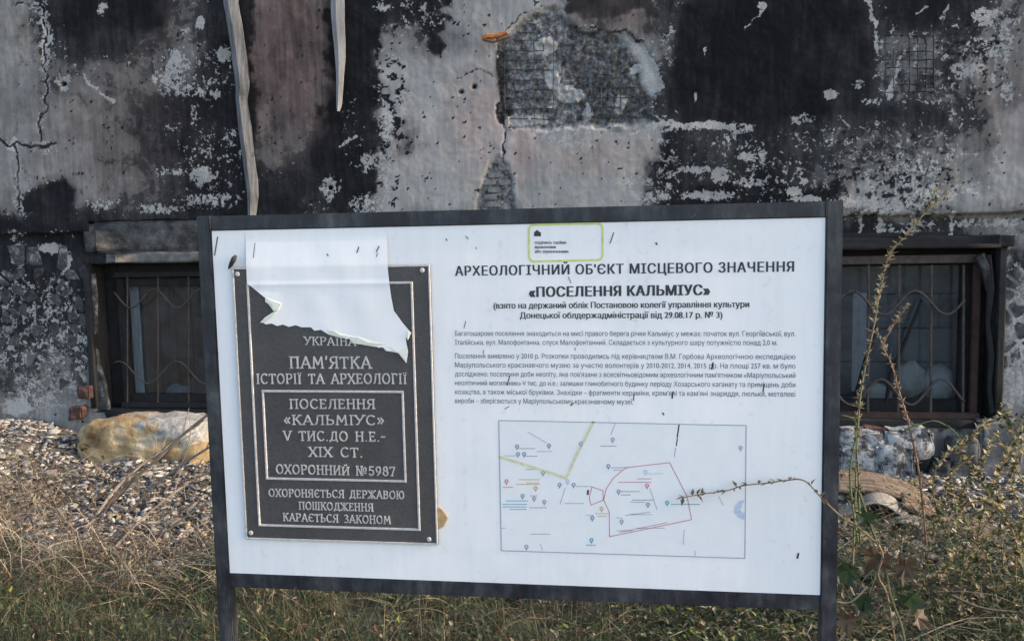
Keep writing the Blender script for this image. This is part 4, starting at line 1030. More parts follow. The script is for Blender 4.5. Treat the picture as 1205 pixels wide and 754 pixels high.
ml([(587, 494.5), (878, 500.5), (876.5, 656.5), (590, 647.5)], 1.1, 'grey', closed=True, name='map_border')
ml([(588, 537.5), (625, 549), (650, 557), (666, 562.5), (680, 532), (698, 497)], 3.6, 'road', name='map_road')
red = [(736.6, 550), (788, 544), (808.6, 584), (813.8, 611), (717.3, 631), (717, 602), (710.4, 588), (713.4, 575), (722, 562)]
ml(red, .95, 'red', closed=True, name='map_boundary')
ml([(696.7, 572.5), (709.6, 577), (710, 588), (695.4, 594), (693.4, 585)], .95, 'red', closed=True, name='map_boundary')
def pinm(x, y, mat, s=1):
    mb = MB(); q = []
    for k in range(8): a = 2*math.pi*k/8; q.append((x+2.6*s*math.cos(a), y-1+2.6*s*math.sin(a)))
    z = [P2(*p, YM-.0001) for p in q]; mb.add([(a, YM-.0001, b) for a, b in z], [tuple(range(8))])
    z = [P2(*p, YM-.00015) for p in ((x-1.8*s, y), (x+1.8*s, y), (x, y+4*s))]; mb.add([(a, YM-.00015, b) for a, b in z], [(0, 1, 2)])
    z = [P2(x+1.0*s*math.cos(a), y-1+1.0*s*math.sin(a), YM-.0002) for a in (0, 1.57, 3.14, 4.71)]
    mb.build('map_pin', M[mat], mapb)
    mb = MB(); mb.add([(a, YM-.0002, b) for a, b in z], [(0, 1, 2, 3)]); mb.build('map_pin_dot', M['mapbg'], mapb)
for x, y, m_ in [(608.5, 526, 'pin'), (646, 525, 'pin'), (609.5, 535, 'pin'), (616.8, 535, 'pin'), (683.5, 523, 'grey'), (639, 557, 'grey'), (596, 567, 'pinkp'), (630.5, 575, 'orangep'), (615, 584, 'pin'), (628.5, 587, 'grey'), (640.5, 591, 'grey'),
                 (658.5, 571, 'pin'), (668, 567, 'bluep'), (675, 571, 'pin'), (697, 610, 'pin'), (708, 599, 'orangep'), (731.5, 614, 'grey'), (696, 636, 'cyan'), (619.5, 644, 'grey'), (721, 518, 'grey'), (716, 549, 'pin'), (759.5, 556, 'bluep'), (761.5, 572, 'pinkp'),
                 (728, 579, 'pin'), (762.5, 594, 'grey'), (785, 592, 'cyan'), (871.5, 527.5, 'grey')]: pinm(x, y, m_)
for x, y, L, m_ in [(611, 527.5, 18, 'grey'), (632, 531, 18, 'lightgrey'), (594, 536, 14, 'lightgrey'), (619, 536.5, 13, 'grey'), (619, 552, 20, 'lightgrey'), (592, 573, 11, 'pinkp'), (611, 564, 24, 'orangep'), (608, 569.5, 27, 'orangep'), (620, 568, 16, 'orangep'),
                    (596, 589, 25, 'cyan'), (592, 593, 28, 'cyan'), (592, 596, 28, 'cyan'), (600, 599, 19, 'cyan'), (623, 597, 22, 'grey'), (624, 583, 9, 'lightgrey'), (678, 572, 18, 'lightgrey'), (707, 524.5, 18, 'grey'), (719, 550, 20, 'grey'), (722, 553, 10, 'lightgrey'),
                    (762, 557, 18, 'bluep'), (728, 567, 38, 'pinkp'), (750, 563, 16, 'pinkp'), (731, 578, 22, 'grey'), (731, 582, 12, 'grey'), (744, 588, 24, 'grey'), (742, 590.5, 20, 'lightgrey'), (790, 593, 33, 'cyan'), (690, 606, 10, 'lightgrey'), (701, 604, 16, 'orangep'),
                    (703, 607, 12, 'orangep'), (690, 641, 11, 'cyan'), (743, 605, 24, 'lightgrey'), (726, 624, 20, 'lightgrey'), (750, 621, 32, 'lightgrey'), (726, 609, 6, 'lightgrey'), (624, 628, 24, 'lightgrey'), (665, 592, 22, 'lightgrey'), (590, 621, 6, 'lightgrey')]:
    xx = x; k = 0
    while xx < x+L:
        wl_ = min(random.uniform(2.5, 6), x+L-xx); 
        if wl_ > 1: ml([(xx, y), (xx+wl_, y+.02)], 1.0, m_, name='map_label')
        xx += wl_+1.0
for a, b in (((621, 508), (643, 521)), ((724, 498), (719, 511)), ((665, 574), (659, 593)), ((765, 575), (773, 599)), ((805, 623), (804, 640)), ((636, 640), (638, 646)), ((736, 606), (765, 602)), ((846, 584), (851, 594)), ((818, 648), (818, 653))):
    ml([a, b], 1.0, 'lightgrey', name='map_street')
ml([(799, 500), (797, 514)], 1.6, 'ink', name='map_street'); ml([(797, 516), (796, 524)], 1.4, 'ink', name='map_street'); ml([(795, 527), (793.5, 537)], .9, 'grey', name='map_street')
ml([(729, 626), (785, 614.5)], .9, 'pinkp', name='map_street')
ppoly([(876, 588), (870, 589), (865, 595), (863.5, 602), (868, 608), (876, 612), (876, 604), (871, 600), (873, 596)], 'bluep', parent=mapb, Y=YM, name='map_logo')
# scratches and dabs of dirt on the board
for a, b, w_ in (((256, 279), (252.5, 300), 1.6), ((300, 286), (298, 303), 1), ((422, 291), (420, 297), 1.5), ((446, 290), (443, 296), 1.6), ((444, 298), (443, 302), 1), ((385, 299), (386, 301), 1.5), ((525, 281), (526, 283), 1.3), ((722, 274), (718, 286), 1.2),
                 ((772, 286), (773, 287.5), 2), ((669, 326), (672, 333), 1), ((548, 378), (546, 386), 1), ((569, 412), (568.5, 416), 1), ((600, 442), (597, 452), 1.5), ((676.5, 409), (677, 412), 1), ((839, 427), (837.5, 434), 2), ((899, 452), (898, 461), 1.6), ((792, 461), (791, 468), 2), ((746, 464), (745.5, 471), 1.3),
                 ((780, 486), (781, 487.5), 2), ((692, 577), (691.7, 581), 2.6), ((939.5, 651), (938.5, 656), 2.4), ((247, 304), (257, 430), .7), ((599, 478), (594, 481), 1), ((256, 415), (255, 428), 2.6), ((548, 278), (551, 281), 1), ((675, 474), (672, 477), 1.4), ((560, 291), (560.6, 293), 1)):
    pline([a, b], w_*.85, 'mark', Y=YP-(.0052 if 289 < a[0] < 455 and a[1] < 310 else .0004), name='scratch')
# plaque
plq = empty('metal_plaque', (-.35, 0, .95), 'dark metal plaque with raised letters screwed to the left of the white board', 'plaque')
YF = -.0045
A = at(273, 315.5, YF); Bq = at(507.5, 310, YF); Cq = at(514.5, 641, YF); Dq = at(288.5, 634.5, YF)
pxl, pxr, pzb, pzt = (A.x+Dq.x)/2, (Bq.x+Cq.x)/2, (Cq.z+Dq.z)/2, (A.z+Bq.z)/2
mb = MB(); mb.box((pxl, YF, pzb), (pxr, -.0006, pzt)); plate = mb.build('plate', M['plaque'], plq, bevel=.0015)
def PU(u, v): return (pxl+(pxr-pxl)*u, pzb+(pzt-pzb)*v)
def frame_relief(xa, za, xb, zb_, w_, Y, h, name, mat='relief'):
    mb = MB(); o = [(xa, za), (xb, za), (xb, zb_), (xa, zb_)]; i = [(xa+w_, za+w_), (xb-w_, za+w_), (xb-w_, zb_-w_), (xa+w_, zb_-w_)]
    vs = [(x, Y, z) for x, z in o]+[(x, Y-h, z) for x, z in [(xa+w_*.2, za+w_*.2), (xb-w_*.2, za+w_*.2), (xb-w_*.2, zb_-w_*.2), (xa+w_*.2, zb_-w_*.2)]]
    vs += [(x, Y-h, z) for x, z in [(xa+w_*.8, za+w_*.8), (xb-w_*.8, za+w_*.8), (xb-w_*.8, zb_-w_*.8), (xa+w_*.8, zb_-w_*.8)]]+[(x, Y, z) for x, z in i]
    fs = []
    for L in range(3):
        for k in range(4): fs.append((L*4+k, L*4+(k+1) % 4, (L+1)*4+(k+1) % 4, (L+1)*4+k))
    mb.add(vs, fs); return mb.build(name, M[mat], plq)
frame_relief(pxl+.0004, pzb+.0004, pxr-.0004, pzt-.0004, .0045, YF, .0018, 'rim')
a = at(291, 333.5, YF); b = at(494, 625, YF); a2 = at(487, 331, YF); b2 = at(303, 618, YF)
ix0, ix1, iz0, iz1 = (a.x+b2.x)/2, (a2.x+b.x)/2, (b.z+b2.z)/2, (a.z+a2.z)/2
frame_relief(ix0, iz0, ix1, iz1, .0056, YF, .0025, 'border')
a = at(307.3, 459, YF); b = at(478.3, 567.5, YF); a2 = at(475.5, 459, YF); b2 = at(313.5, 564, YF)
frame_relief((a.x+b2.x)/2, (b.z+b2.z)/2, (a2.x+b.x)/2, (a.z+a2.z)/2, .0056, YF, .0025, 'text_box')
for x, y in ((295.3, 626.5), (505, 634), (279.5, 322.5), (497, 318)):
    p = at(x, y, YF); mb = MB(); mb.tube([(p.x, YF, p.z), (p.x, YF-.002, p.z), (p.x, YF-.003, p.z)], [.0055, .005, .003], 10); mb.build('screw', M['relief'], plq)
# raised letters: strokes with slab serifs; (width, [polylines])
def arc(cx, cy, rx, ry, a0, a1, n=9): return [(cx+rx*math.cos(R(a0+(a1-a0)*k/(n-1))), cy+ry*math.sin(R(a0+(a1-a0)*k/(n-1)))) for k in range(n)]
G = {
 'У': (.72, [[(.04, 1), (.38, .42)], [(.68, 1), (.38, .42), (.24, .05), (.10, .04)]]),
 'К': (.72, [[(.14, 0), (.14, 1)], [(.14, .45), (.62, 1)], [(.30, .62), (.66, 0)]]),
 'Р': (.66, [[(.14, 0), (.14, 1)], [(.14, 1)]+arc(.36, .74, .24, .26, 90, -90)+[(.14, .48)]]),
 'А': (.78, [[(.06, 0), (.40, 1), (.72, 0)], [(.2, .34), (.6, .34)]]),
 'І': (.34, [[(.17, 0), (.17, 1)]]),
 'Ї': (.36, [[(.18, 0), (.18, .86)], [(.04, 1.06), (.09, 1.06)], [(.27, 1.06), (.32, 1.06)]]),
 'Н': (.78, [[(.14, 0), (.14, 1)], [(.64, 0), (.64, 1)], [(.14, .55), (.64, .55)]]),
 'П': (.78, [[(.14, 0), (.14, 1)], [(.64, 0), (.64, 1)], [(.14, .97), (.64, .97)]]),
 'М': (.92, [[(.12, 0), (.18, 1), (.46, .30), (.74, 1), (.80, 0)]]),
 "'": (.2, [[(.1, 1.05), (.08, .78)]]),
 'Я': (.72, [[(.58, 0), (.58, 1)], [(.58, 1)]+arc(.36, .74, .24, .26, 90, 270)+[(.58, .48)], [(.36, .48), (.08, 0)]]),
 'Т': (.70, [[(.35, 0), (.35, .96)], [(.04, .96), (.66, .96)]]),
 'С': (.74, [arc(.42, .5, .34, .5, 48, 312, 13)]),
 'О': (.82, [arc(.41, .5, .33, .5, 0, 360, 17)]),
 'Х': (.74, [[(.08, 0), (.66, 1)], [(.08, 1), (.66, 0)]]),
 'Е': (.64, [[(.14, 0), (.14, 1)], [(.14, .97), (.56, .97)], [(.14, .53), (.46, .53)], [(.14, .03), (.58, .03)]]),
 'Л': (.78, [[(.06, .03), (.16, .06), (.24, .4), (.28, .97)], [(.64, 0), (.64, 1)], [(.28, .97), (.64, .97)]]),
 'Г': (.60, [[(.14, 0), (.14, 1)], [(.14, .97), (.54, .97)]]),
 'Ь': (.66, [[(.14, 0), (.14, 1)], [(.14, .52)]+arc(.36, .27, .24, .25, 90, -90)+[(.14, .02)]]),
 '«': (.56, [[(.26, .72), (.08, .42), (.26, .12)], [(.48, .72), (.30, .42), (.48, .12)]]),
 '»': (.56, [[(.08, .72), (.26, .42), (.08, .12)], [(.30, .72), (.48, .42), (.30, .12)]]),
 'V': (.74, [[(.06, 1), (.37, 0), (.68, 1)]]),
 'И': (.80, [[(.14, 0), (.14, 1)], [(.66, 0), (.66, 1)], [(.14, .08), (.66, .92)]]),
 'Й': (.80, [[(.14, 0), (.14, .88)], [(.66, 0), (.66, .88)], [(.14, .06), (.66, .82)], [(.28, 1.12), (.40, 1.04), (.52, 1.12)]]),
 '.': (.26, [[(.10, .04), (.16, .04)]]),
 'Д': (.80, [[(.18, .06), (.28, .5), (.32, .97)], [(.64, .06), (.64, .97)], [(.32, .97), (.64, .97)], [(.06, -.10), (.06, .06), (.74, .06), (.74, -.10)]]),
 '-': (.46, [[(.06, .48), (.40, .48)]]), ' ': (.5, []),
 'X': (.74, [[(.08, 0), (.66, 1)], [(.08, 1), (.66, 0)]]), 'I': (.34, [[(.17, 0), (.17, 1)]]),
 '№': (1.2, [[(.12, 0), (.12, 1)], [(.12, 1), (.60, 0)], [(.60, 0), (.60, 1)], arc(.92, .62, .15, .24, 0, 360, 9), [(.78, .22), (1.06, .22)]]),
 '5': (.62, [[(.52, .97), (.16, .97), (.13, .56)], arc(.30, .32, .24, .30, 110, -150, 9)]),
 '9': (.64, [arc(.32, .68, .22, .30, 0, 360, 11), [(.54, .68), (.50, .3), (.22, .03)]]),
 '8': (.64, [arc(.32, .75, .19, .23, 0, 360, 11), arc(.32, .27, .24, .26, 0, 360, 11)]),
 '7': (.60, [[(.06, .82), (.08, .97), (.52, .97), (.24, 0)]]),
 'Є': (.70, [arc(.42, .5, .33, .5, 48, 312, 13), [(.1, .52), (.48, .52)]]),
 'Ж': (1.0, [[(.5, 0), (.5, 1)], [(.08, 1), (.5, .5), (.92, 1)], [(.06, 0), (.5, .5), (.94, 0)]]),
 'Ш': (1.02, [[(.14, 0), (.14, 1)], [(.51, 0), (.51, 1)], [(.88, 0), (.88, 1)], [(.14, .03), (.88, .03)]]),
 'В': (.68, [[(.14, 0), (.14, 1)], [(.14, .98)]+arc(.34, .77, .20, .21, 90, -90)+[(.14, .54)], [(.14, .54)]+arc(.36, .28, .24, .26, 90, -90)+[(.14, .02)]]),
 'Ю': (1.02, [[(.14, 0), (.14, 1)], [(.14, .52), (.38, .52)], arc(.66, .5, .27, .5, 0, 360, 15)]),
 'З': (.62, [arc(.28, .76, .22, .24, 140, -90, 9), arc(.30, .27, .26, .27, 90, -140, 9)]),
}
def relief_text(body, pl, pr, cap, name='raised_letters', wt=.145, h=.0020):
    a = at(*pl, YF); b = at(*pr, YF); t = at(pl[0], pl[1]-cap, YF); S = t.z-a.z
    S *= .93; TR = .10; W = sum(G[c][0]+TR for c in body)-TR; sx = (b.x-a.x)/W; sl = (b.z-a.z)/(b.x-a.x)
    mb = MB(); cx = a.x; q = 0
    def seg(p0, p1, tw):
        nonlocal q
        p0 = Vector(p0); p1 = Vector(p1); d = p1-p0
        if d.length < 1e-7: return
        d.normalize(); n = Vector((-d.y, d.x))*tw/2; e = d*tw*.3; q += 1; yy = YF-h-.00004*(q % 5)
        pts = [p0-e-n, p1+e-n, p1+e+n, p0-e+n]; mid = (p0+p1)/2
        vs = [(p.x, YF+.0003, p.y) for p in pts]+[(mid.x+(p.x-mid.x)*.95, yy, mid.y+(p.y-mid.y)*.95) for p in pts]
        mb.add(vs, [(4, 5, 6, 7), (0, 1, 5, 4), (1, 2, 6, 5), (2, 3, 7, 6), (3, 0, 4, 7)])
    for c in body:
        wd, lines = G[c]
        f = lambda p: (cx+p[0]*sx, a.z+(cx+p[0]*sx-a.x)*sl+p[1]*S)
        for ln in lines:
            for p0, p1 in zip(ln, ln[1:]):
                vert = abs(p1[1]-p0[1]) > abs(p1[0]-p0[0])*.8
                seg(f(p0), f(p1), S*(wt if vert else wt*.75))
            for e, nb in ((ln[0], ln[1]), (ln[-1], ln[-2])):
                if (abs(e[1]) < .01 or abs(e[1]-1) < .01 or abs(e[1]-.86) < .03) and abs(nb[1]-e[1]) > .3:
                    seg(f((e[0]-.12, e[1])), f((e[0]+.12, e[1])), S*.09)
                elif (abs(e[1]-.97) < .02 or abs(e[1]-.03) < .01 or abs(e[1]-.96) < .01) and abs(nb[1]-e[1]) < .02 and len(ln) == 2 and not any(abs(e[0]-l2[0][0]) < .05 and l2 is not ln for l2 in lines):
                    sg = -1 if e[1] > .5 else 1
                    seg(f((e[0], e[1])), f((e[0], e[1]+sg*.17)), S*.08)
        cx += (wd+TR)*sx
    return mb.build(name, M['relief'], plq)
relief_text("УКРАЇНА", (358.5, 405.5), (419, 406.5), 10.0)
relief_text("ПАМ'ЯТКА", (341, 432.8), (437, 433), 14.0)
relief_text("ІСТОРІЇ ТА АРХЕОЛОГІЇ", (302, 451), (479, 451), 12)
relief_text("ПОСЕЛЕННЯ", (341, 480.3), (441.5, 480.6), 11.5)
relief_text("«КАЛЬМІУС»", (334, 499.0), (452.5, 499.6), 11.5)
relief_text("V ТИС.ДО Н.Е.-", (334, 517.6), (454, 519), 11.5)
relief_text("XIX СТ.", (363.5, 536.5), (427, 537.5), 11.5)
relief_text("ОХОРОННИЙ №5987", (325, 556.5), (465.5, 559.5), 11.0)
relief_text("ОХОРОНЯЄТЬСЯ ДЕРЖАВОЮ", (316.5, 583.5), (476, 586.5), 9.3)
relief_text("ПОШКОДЖЕННЯ", (352, 598.6), (439.5, 601), 9.3)
relief_text("КАРАЄТЬСЯ ЗАКОНОМ", (333.5, 612), (460, 615.8), 9.3)
# torn white film over the top of the plaque
FO = [(287.2, 272.5), (289.8, 317), (290.5, 333), (313, 351), (317, 356), (323, 364), (330, 357.5), (326, 366), (307, 378), (313, 381.6), (320, 380.5), (326, 383.5), (333, 381.8), (340, 384.5), (348, 382.5), (355, 385), (366, 385), (370, 389), (378, 388), (387, 393.5), (395, 393), (403, 397), (411, 398.5), (415, 403),
      (424, 402.5), (429, 406), (438, 405.5), (446, 409), (451, 408), (456, 412.5), (464, 412), (472, 415.5), (478, 424), (480.5, 414), (477.5, 398), (483, 390.5), (474, 380), (463.5, 365.5), (460.5, 350), (458.5, 335), (456.5, 318), (454.0, 269)]
film = None
bm = bmesh.new(); FY = YF-.0023
vv = [bm.verts.new((P2(x, y, FY)[0], FY, P2(x, y, FY)[1])) for x, y in FO]
f = bm.faces.new(vv)
for z_ in np.arange(pzt-.12, pzt+.09, .004): bmesh.ops.bisect_plane(bm, geom=bm.faces[:]+bm.edges[:]+bm.verts[:], plane_co=(0, 0, z_), plane_no=(0, 0, 1))
for x_ in np.arange(pxl, pxr, .008): bmesh.ops.bisect_plane(bm, geom=bm.faces[:]+bm.edges[:]+bm.verts[:], plane_co=(x_, 0, 0), plane_no=(1, 0, 0))
for v in bm.verts:
    x, z = v.co.x, v.co.z
    ridge = math.exp(-((z-(iz1-.003))/.004)**2)*.0013
    v.co.y += (math.sin(x*60+z*31)*.0002+math.sin(x*23-z*47)*.0003)-ridge*.95
    if z > pzt+.003:      # runs down from the board face over the plaque's top edge
        t_ = min(1, (z-pzt-.001)/.062); t_ = t_**.9; v.co.y = v.co.y*(1-t_)+(-.0009)*t_
# lower tongue peels away from the plate
for v in bm.verts:
    px_, py_ = proj(np.array(v.co)); 
    if py_ > 372: v.co.y -= .00004*(py_-372)
    if 300 < px_ < 335 and 345 < py_ < 388: v.co.y -= .001*max(0, 1-abs(px_-312)/22)
me = bpy.data.meshes.new('film'); bmesh.ops.recalc_face_normals(bm, faces=bm.faces[:]); bm.to_mesh(me); bm.free(); me.polygons.foreach_set('use_smooth', [True]*len(me.polygons)); me.materials.append(M['film'])
film = bpy.data.objects.new('torn_film', me); COL.objects.link(film)
tag(film, 'torn white film hanging ragged over the top of the dark plaque', 'film')
def torn(pts, dy=-.0011):
    mb = MB(); q = [(*P2(x, y, FY+dy),) for x, y in pts]; o = [(a_, FY+dy-.0004*math.sin(i*2.1), b_) for i, (a_, b_) in enumerate(q)]
    n = len(o); cx = sum(p[0] for p in o)/n; cz = sum(p[2] for p in o)/n
    mb.add(o+[(cx, FY+dy-.0007, cz)]+[(a_, y_+.0016, b_) for a_, y_, b_ in o], [(i, (i+1) % n, n) for i in range(n)]+[(i, i+n+1, (i+1) % n+n+1, (i+1) % n) for i in range(n)])
    mb.build('torn_edge', M['torn'], film)
torn([(312, 350), (321, 354), (331, 357.5), (327, 365), (322, 366), (316, 358), (312, 355)], -.002)
torn([(306, 380), (311, 374), (320, 368), (328, 364), (322, 372), (312, 379)], -.002)
torn([(384, 388), (393, 389), (404, 393), (414, 396), (409, 399), (399, 397), (388, 394)], -.0012)
torn([(411, 396), (422, 397), (436, 401), (446, 403), (455, 405), (450, 409), (438, 407.5), (425, 405), (416, 404)], -.0014)
torn([(449, 407), (460, 408), (472, 411), (479, 408), (479.5, 418), (478, 427), (474, 417), (463, 414), (454, 413)], -.0016)
torn([(477, 396), (480, 390), (484, 391), (480, 400)], -.0012)
# peg / dead insect near the plaque's corner and the leaf behind it
mb = MB(); mb.tube([at(x, y, Y) for x, y, Y in ((269, 316, -.004), (272, 311, -.012), (275, 305, -.018), (278, 300.5, -.016))], [.0015, .005, .0062, .003], 8)
tag(mb.build('dark_clip', M['mark'], smooth=True), 'small dark clip stuck at the top left corner of the plaque', 'clip')
mb = MB(); q = [(515, 596), (521, 600), (527, 609), (522, 619), (515, 623)]
z = [at(x, y, -.004) for x, y in q]; mb.add([tuple(p) for p in z]+[(p.x, -.0015, p.z) for p in z], [(4, 3, 2, 1, 0), (5, 6, 7, 8, 9)]+[(i, (i+1) % 5, (i+1) % 5+5, i+5) for i in range(5)])
tag(mb.build('dry_leaf', M['rubble_ochre']), 'brown dry leaf stuck behind the right edge of the plaque', 'leaf')

# ================================================================== PLANTS
def leaf_quad(mb, p, d, L, w_, col, up=Vector((0, 0, 1))):
    d = d.normalized(); s = d.cross(up)
    if s.length < .1: s = d.cross(Vector((1, 0, 0)))
    s.normalize(); n = s.cross(d); m = p+d*L*.45+n*L*.06; e = p+d*L-n*L*.12
    mb.add([p, m+s*w_/2, e, m-s*w_/2], [(0, 1, 2), (0, 2, 3)], col)
def jit(c, k=.25):
    j = 1+random.uniform(-k, k); return (c[0]*j, c[1]*j, c[2]*j, 1)
GREEN = (.075, .105, .045); DGREEN = (.034, .060, .028); OLIVE = (.10, .105, .05); STRAW = (.34, .28, .19); BROWN = (.16, .10, .06); YEL = (.46, .38, .18); GREYG = (.16, .18, .12)
def twig_plant(name, label, cat, stems, leafcol, stemcol, dens, Ls, group=None, flower=None, lw=.45):
    """stems: list of (px points, Y values, r0)"""
    first = at(*stems[0][0][0], stems[0][1][0] if hasattr(stems[0][1], '__len__') else stems[0][1])
    root = empty(name, first, label, cat, group); lf = MB()
    for pts, Y, r0 in stems:
        Ys = Y if hasattr(Y, '__len__') else [Y]*len(pts)
        P = catmull([at(x, y, yy) for (x, y), yy in zip(pts, Ys)], 5)
        mb = MB(); k = len(P); mb.tube(P, [r0*(1-.65*i/k) for i in range(k)], 5, jit(stemcol, .15)); mb.build('stem', M['stem'], root, smooth=True, colors=True)
        L = 0; nxt = 0
        for a, b in zip(P, P[1:]):
            L += (b-a).length
            while L > nxt:
                nxt += 1/dens*random.uniform(.5, 1.5)
                for q in range(random.choice((1, 2, 2, 3))):
                    d = (b-a).normalized()*random.uniform(.1, 1)+Vector((random.uniform(-1, 1), random.uniform(-1, 1), random.uniform(-.5, 1)))
                    c_ = random.choice(leafcol); l_ = random.uniform(*Ls)
                    leaf_quad(lf, b.copy(), d, l_, l_*lw, jit(c_))
    tag(lf.build('leaves', M['leaf'], root, colors=True), kind='stuff')
    return root
# long shoot bending over the right side of the board
ra = ground_hit(1062, 815)
twig_plant('creeping_shoot', 'long thin leafy shoot bending across the right side of the board', 'plant',
           [([(1062, 812), (1053, 754), (1044, 700), (1033, 676), (1038, 648), (1010, 620), (988, 606), (965.6, 584), (946, 565), (924, 565), (904, 568), (875, 571), (855, 577), (826, 581), (801, 585.5)],
             [.10, .05, .0, -.03, -.05, -.05, -.05, -.045, -.04, -.03, -.025, -.02, -.018, -.016, -.014], .0024)], [OLIVE, BROWN, GREYG], (.20, .15, .09), 85, (.008, .020))
twig_plant('tall_dry_weed', 'tallest thin flowering weed rising in front of the right window to the ledge', 'plant',
           [([(1002, 700), (1006, 600), (1010, 493), (1016, 443), (1029, 380), (1036, 339), (1047, 300), (1071, 272), (1090, 247), (1100, 225)], 1.25, .0042), ([(1090, 248), (1104, 236), (1112, 226)], 1.25, .002)], [STRAW, OLIVE, (.42, .36, .25)], (.17, .16, .10), 120, (.012, .034))
twig_plant('dry_weed', 'shorter reddish dry weed with pale tip in front of the right window', 'plant',
           [([(1090, 640), (1082, 560), (1069, 497), (1058, 461), (1049, 428), (1040, 406), (1053, 380), (1070, 357)], 1.6, .0046), ([(1044, 412), (1036, 400), (1032, 388)], 1.6, .002)], [STRAW, (.30, .20, .14), (.4, .36, .28)], (.20, .12, .08), 100, (.012, .030))
twig_plant('arching_weed', 'thin green weed arching below the right window sill', 'plant',
           [([(1010, 640), (1000, 560), (1008, 500), (990, 488)], 1.2, .004), ([(1064, 505), (1080, 500), (1100, 495), (1120, 505), (1134, 520)], 1.5, .003), ([(1012, 640), (1010, 560), (1006, 500)], 1.15, .004)], [GREEN, OLIVE], (.12, .15, .06), 30, (.015, .035))
# bushy weeds at the right edge; sunlit highlights painted as yellow and cream leaves
BUSH = [([(1150, 760), (1148, 690), (1120, 640), (1098, 580), (1105, 545), (1130, 525), (1160, 500)], 1.5), ([(1120, 760), (1088, 690), (1095, 640), (1108, 600), (1118, 560), (1140, 540)], 1.45),
        ([(1160, 740), (1150, 640), (1165, 580), (1185, 540), (1205, 505), (1225, 470)], 1.55), ([(1190, 740), (1180, 660), (1175, 600), (1150, 560), (1128, 530), (1150, 505), (1185, 488)], 1.6),
        ([(1200, 740), (1195, 650), (1210, 590), (1190, 540), (1175, 510), (1208, 490)], 1.5), ([(1210, 700), (1190, 620), (1160, 590), (1120, 600), (1092, 612)], 1.4), ([(1140, 740), (1130, 680), (1150, 640), (1190, 620), (1230, 600)], 1.4),
        ([(1175, 720), (1160, 650), (1135, 610), (1132, 580), (1155, 548), (1165, 520)], 1.5), ([(1220, 700), (1215, 620), (1190, 570), (1200, 530), (1215, 480), (1222, 455)], 1.55), ([(1110, 740), (1104, 690), (1120, 650), (1125, 600), (1118, 570)], 1.35),
        ([(1230, 720), (1205, 640), (1180, 600), (1172, 560), (1190, 520), (1180, 480)], 1.65)]
labs = ['leftmost yellow-tipped weed of the bush at the right edge', 'yellow-green weed in the middle of the bush at the right edge', 'outermost yellow-green weed of the bush at the right edge']
for gi in range(3):
    st = BUSH[gi::3]; twig_plant('bushy_weed', labs[gi], 'plant', [(p, [Y+random.uniform(-.08, .08) for _ in p], .0034) for p, Y in st], [YEL, STRAW, OLIVE, GREEN, GREEN, (.55, .43, .28), (.60, .52, .38)], (.16, .15, .07), 175, (.010, .032), 'weeds at the right edge', lw=.7)
# broad dark green leaves beside the right post
def lobed_leaf(parent, c, s, ang, tilt, col):
    out = [(0, 0), (.10, .18), (.42, .10), (.36, .34), (.62, .48), (.34, .55), (.30, .80), (.10, .74), (0, 1.1)]
    pts = out+[(-x, y) for x, y in out[-2:0:-1]]
    m = Matrix.Translation(c) @ Matrix.Rotation(ang, 4, 'Y') @ Matrix.Rotation(tilt, 4, 'X')
    vs = [m @ Vector((x*s*random.uniform(.75, 1.2), -abs(x)*s*random.uniform(.1, .7), y*s*random.uniform(.85, 1.12))) for x, y in pts]; cen = m @ Vector((0, .02*s, .45*s))
    mb = MB(); n = len(vs); mb.add(vs+[cen], [(i, (i+1) % n, n) for i in range(n)], jit(col)); mb.build('leaf', M['leaf'], parent, colors=True)
gp = empty('broadleaf_plant', ground_hit(1045, 760), 'dark green broad-lobed plant beside the right post of the sign', 'plant')
mb = MB(); P = catmull([at(x, y, Y) for x, y, Y in ((1070, 790, .5), (1062, 740, .5), (1048, 700, .5), (1040, 660, .5), (1022, 610, .5), (1012, 580, .5))], 5); mb.tube(P, .004, 5, (.10, .10, .05, 1)); mb.build('stem', M['stem'], gp, colors=True)
for x, y, s, a in ((1040, 642, .085, -150), (1012, 668, .075, -120), (1050, 664, .07, 100), (1022, 620, .06, -20), (1052, 690, .07, 140), (1030, 706, .065, -110), (1075, 735, .07, 60), (1010, 738, .07, -60), (1062, 712, .07, 30)):
    lobed_leaf(gp, at(x, y, .5), s, R(a), R(random.uniform(-50, 30)), DGREEN if random.random() < .7 else (.10, .07, .045))
# loose pale twigs beside the right post
for pts, Y, lab in (([(1000, 690), (1010, 720), (985, 756)], .6, 'pale crooked twig at the foot of the right post'), ([(960, 705), (975, 706), (1000, 708), (1020, 690)], .02, 'thin pale twig crossing the right post at the bottom rail'),
                    ([(1120, 700), (1160, 716), (1230, 722)], 1.2, 'green horizontal stalk across the lower right corner')):
    P = catmull([at(x, y, Y if i else Y+.02) for i, (x, y) in enumerate(pts)], 5); mb = MB(); mb.tube(P, .0022 if Y < 1 else .005, 5); o = mb.build('twig', M['branch'] if Y < 1 else M['dark_branch']); tag(o, lab, 'twig')

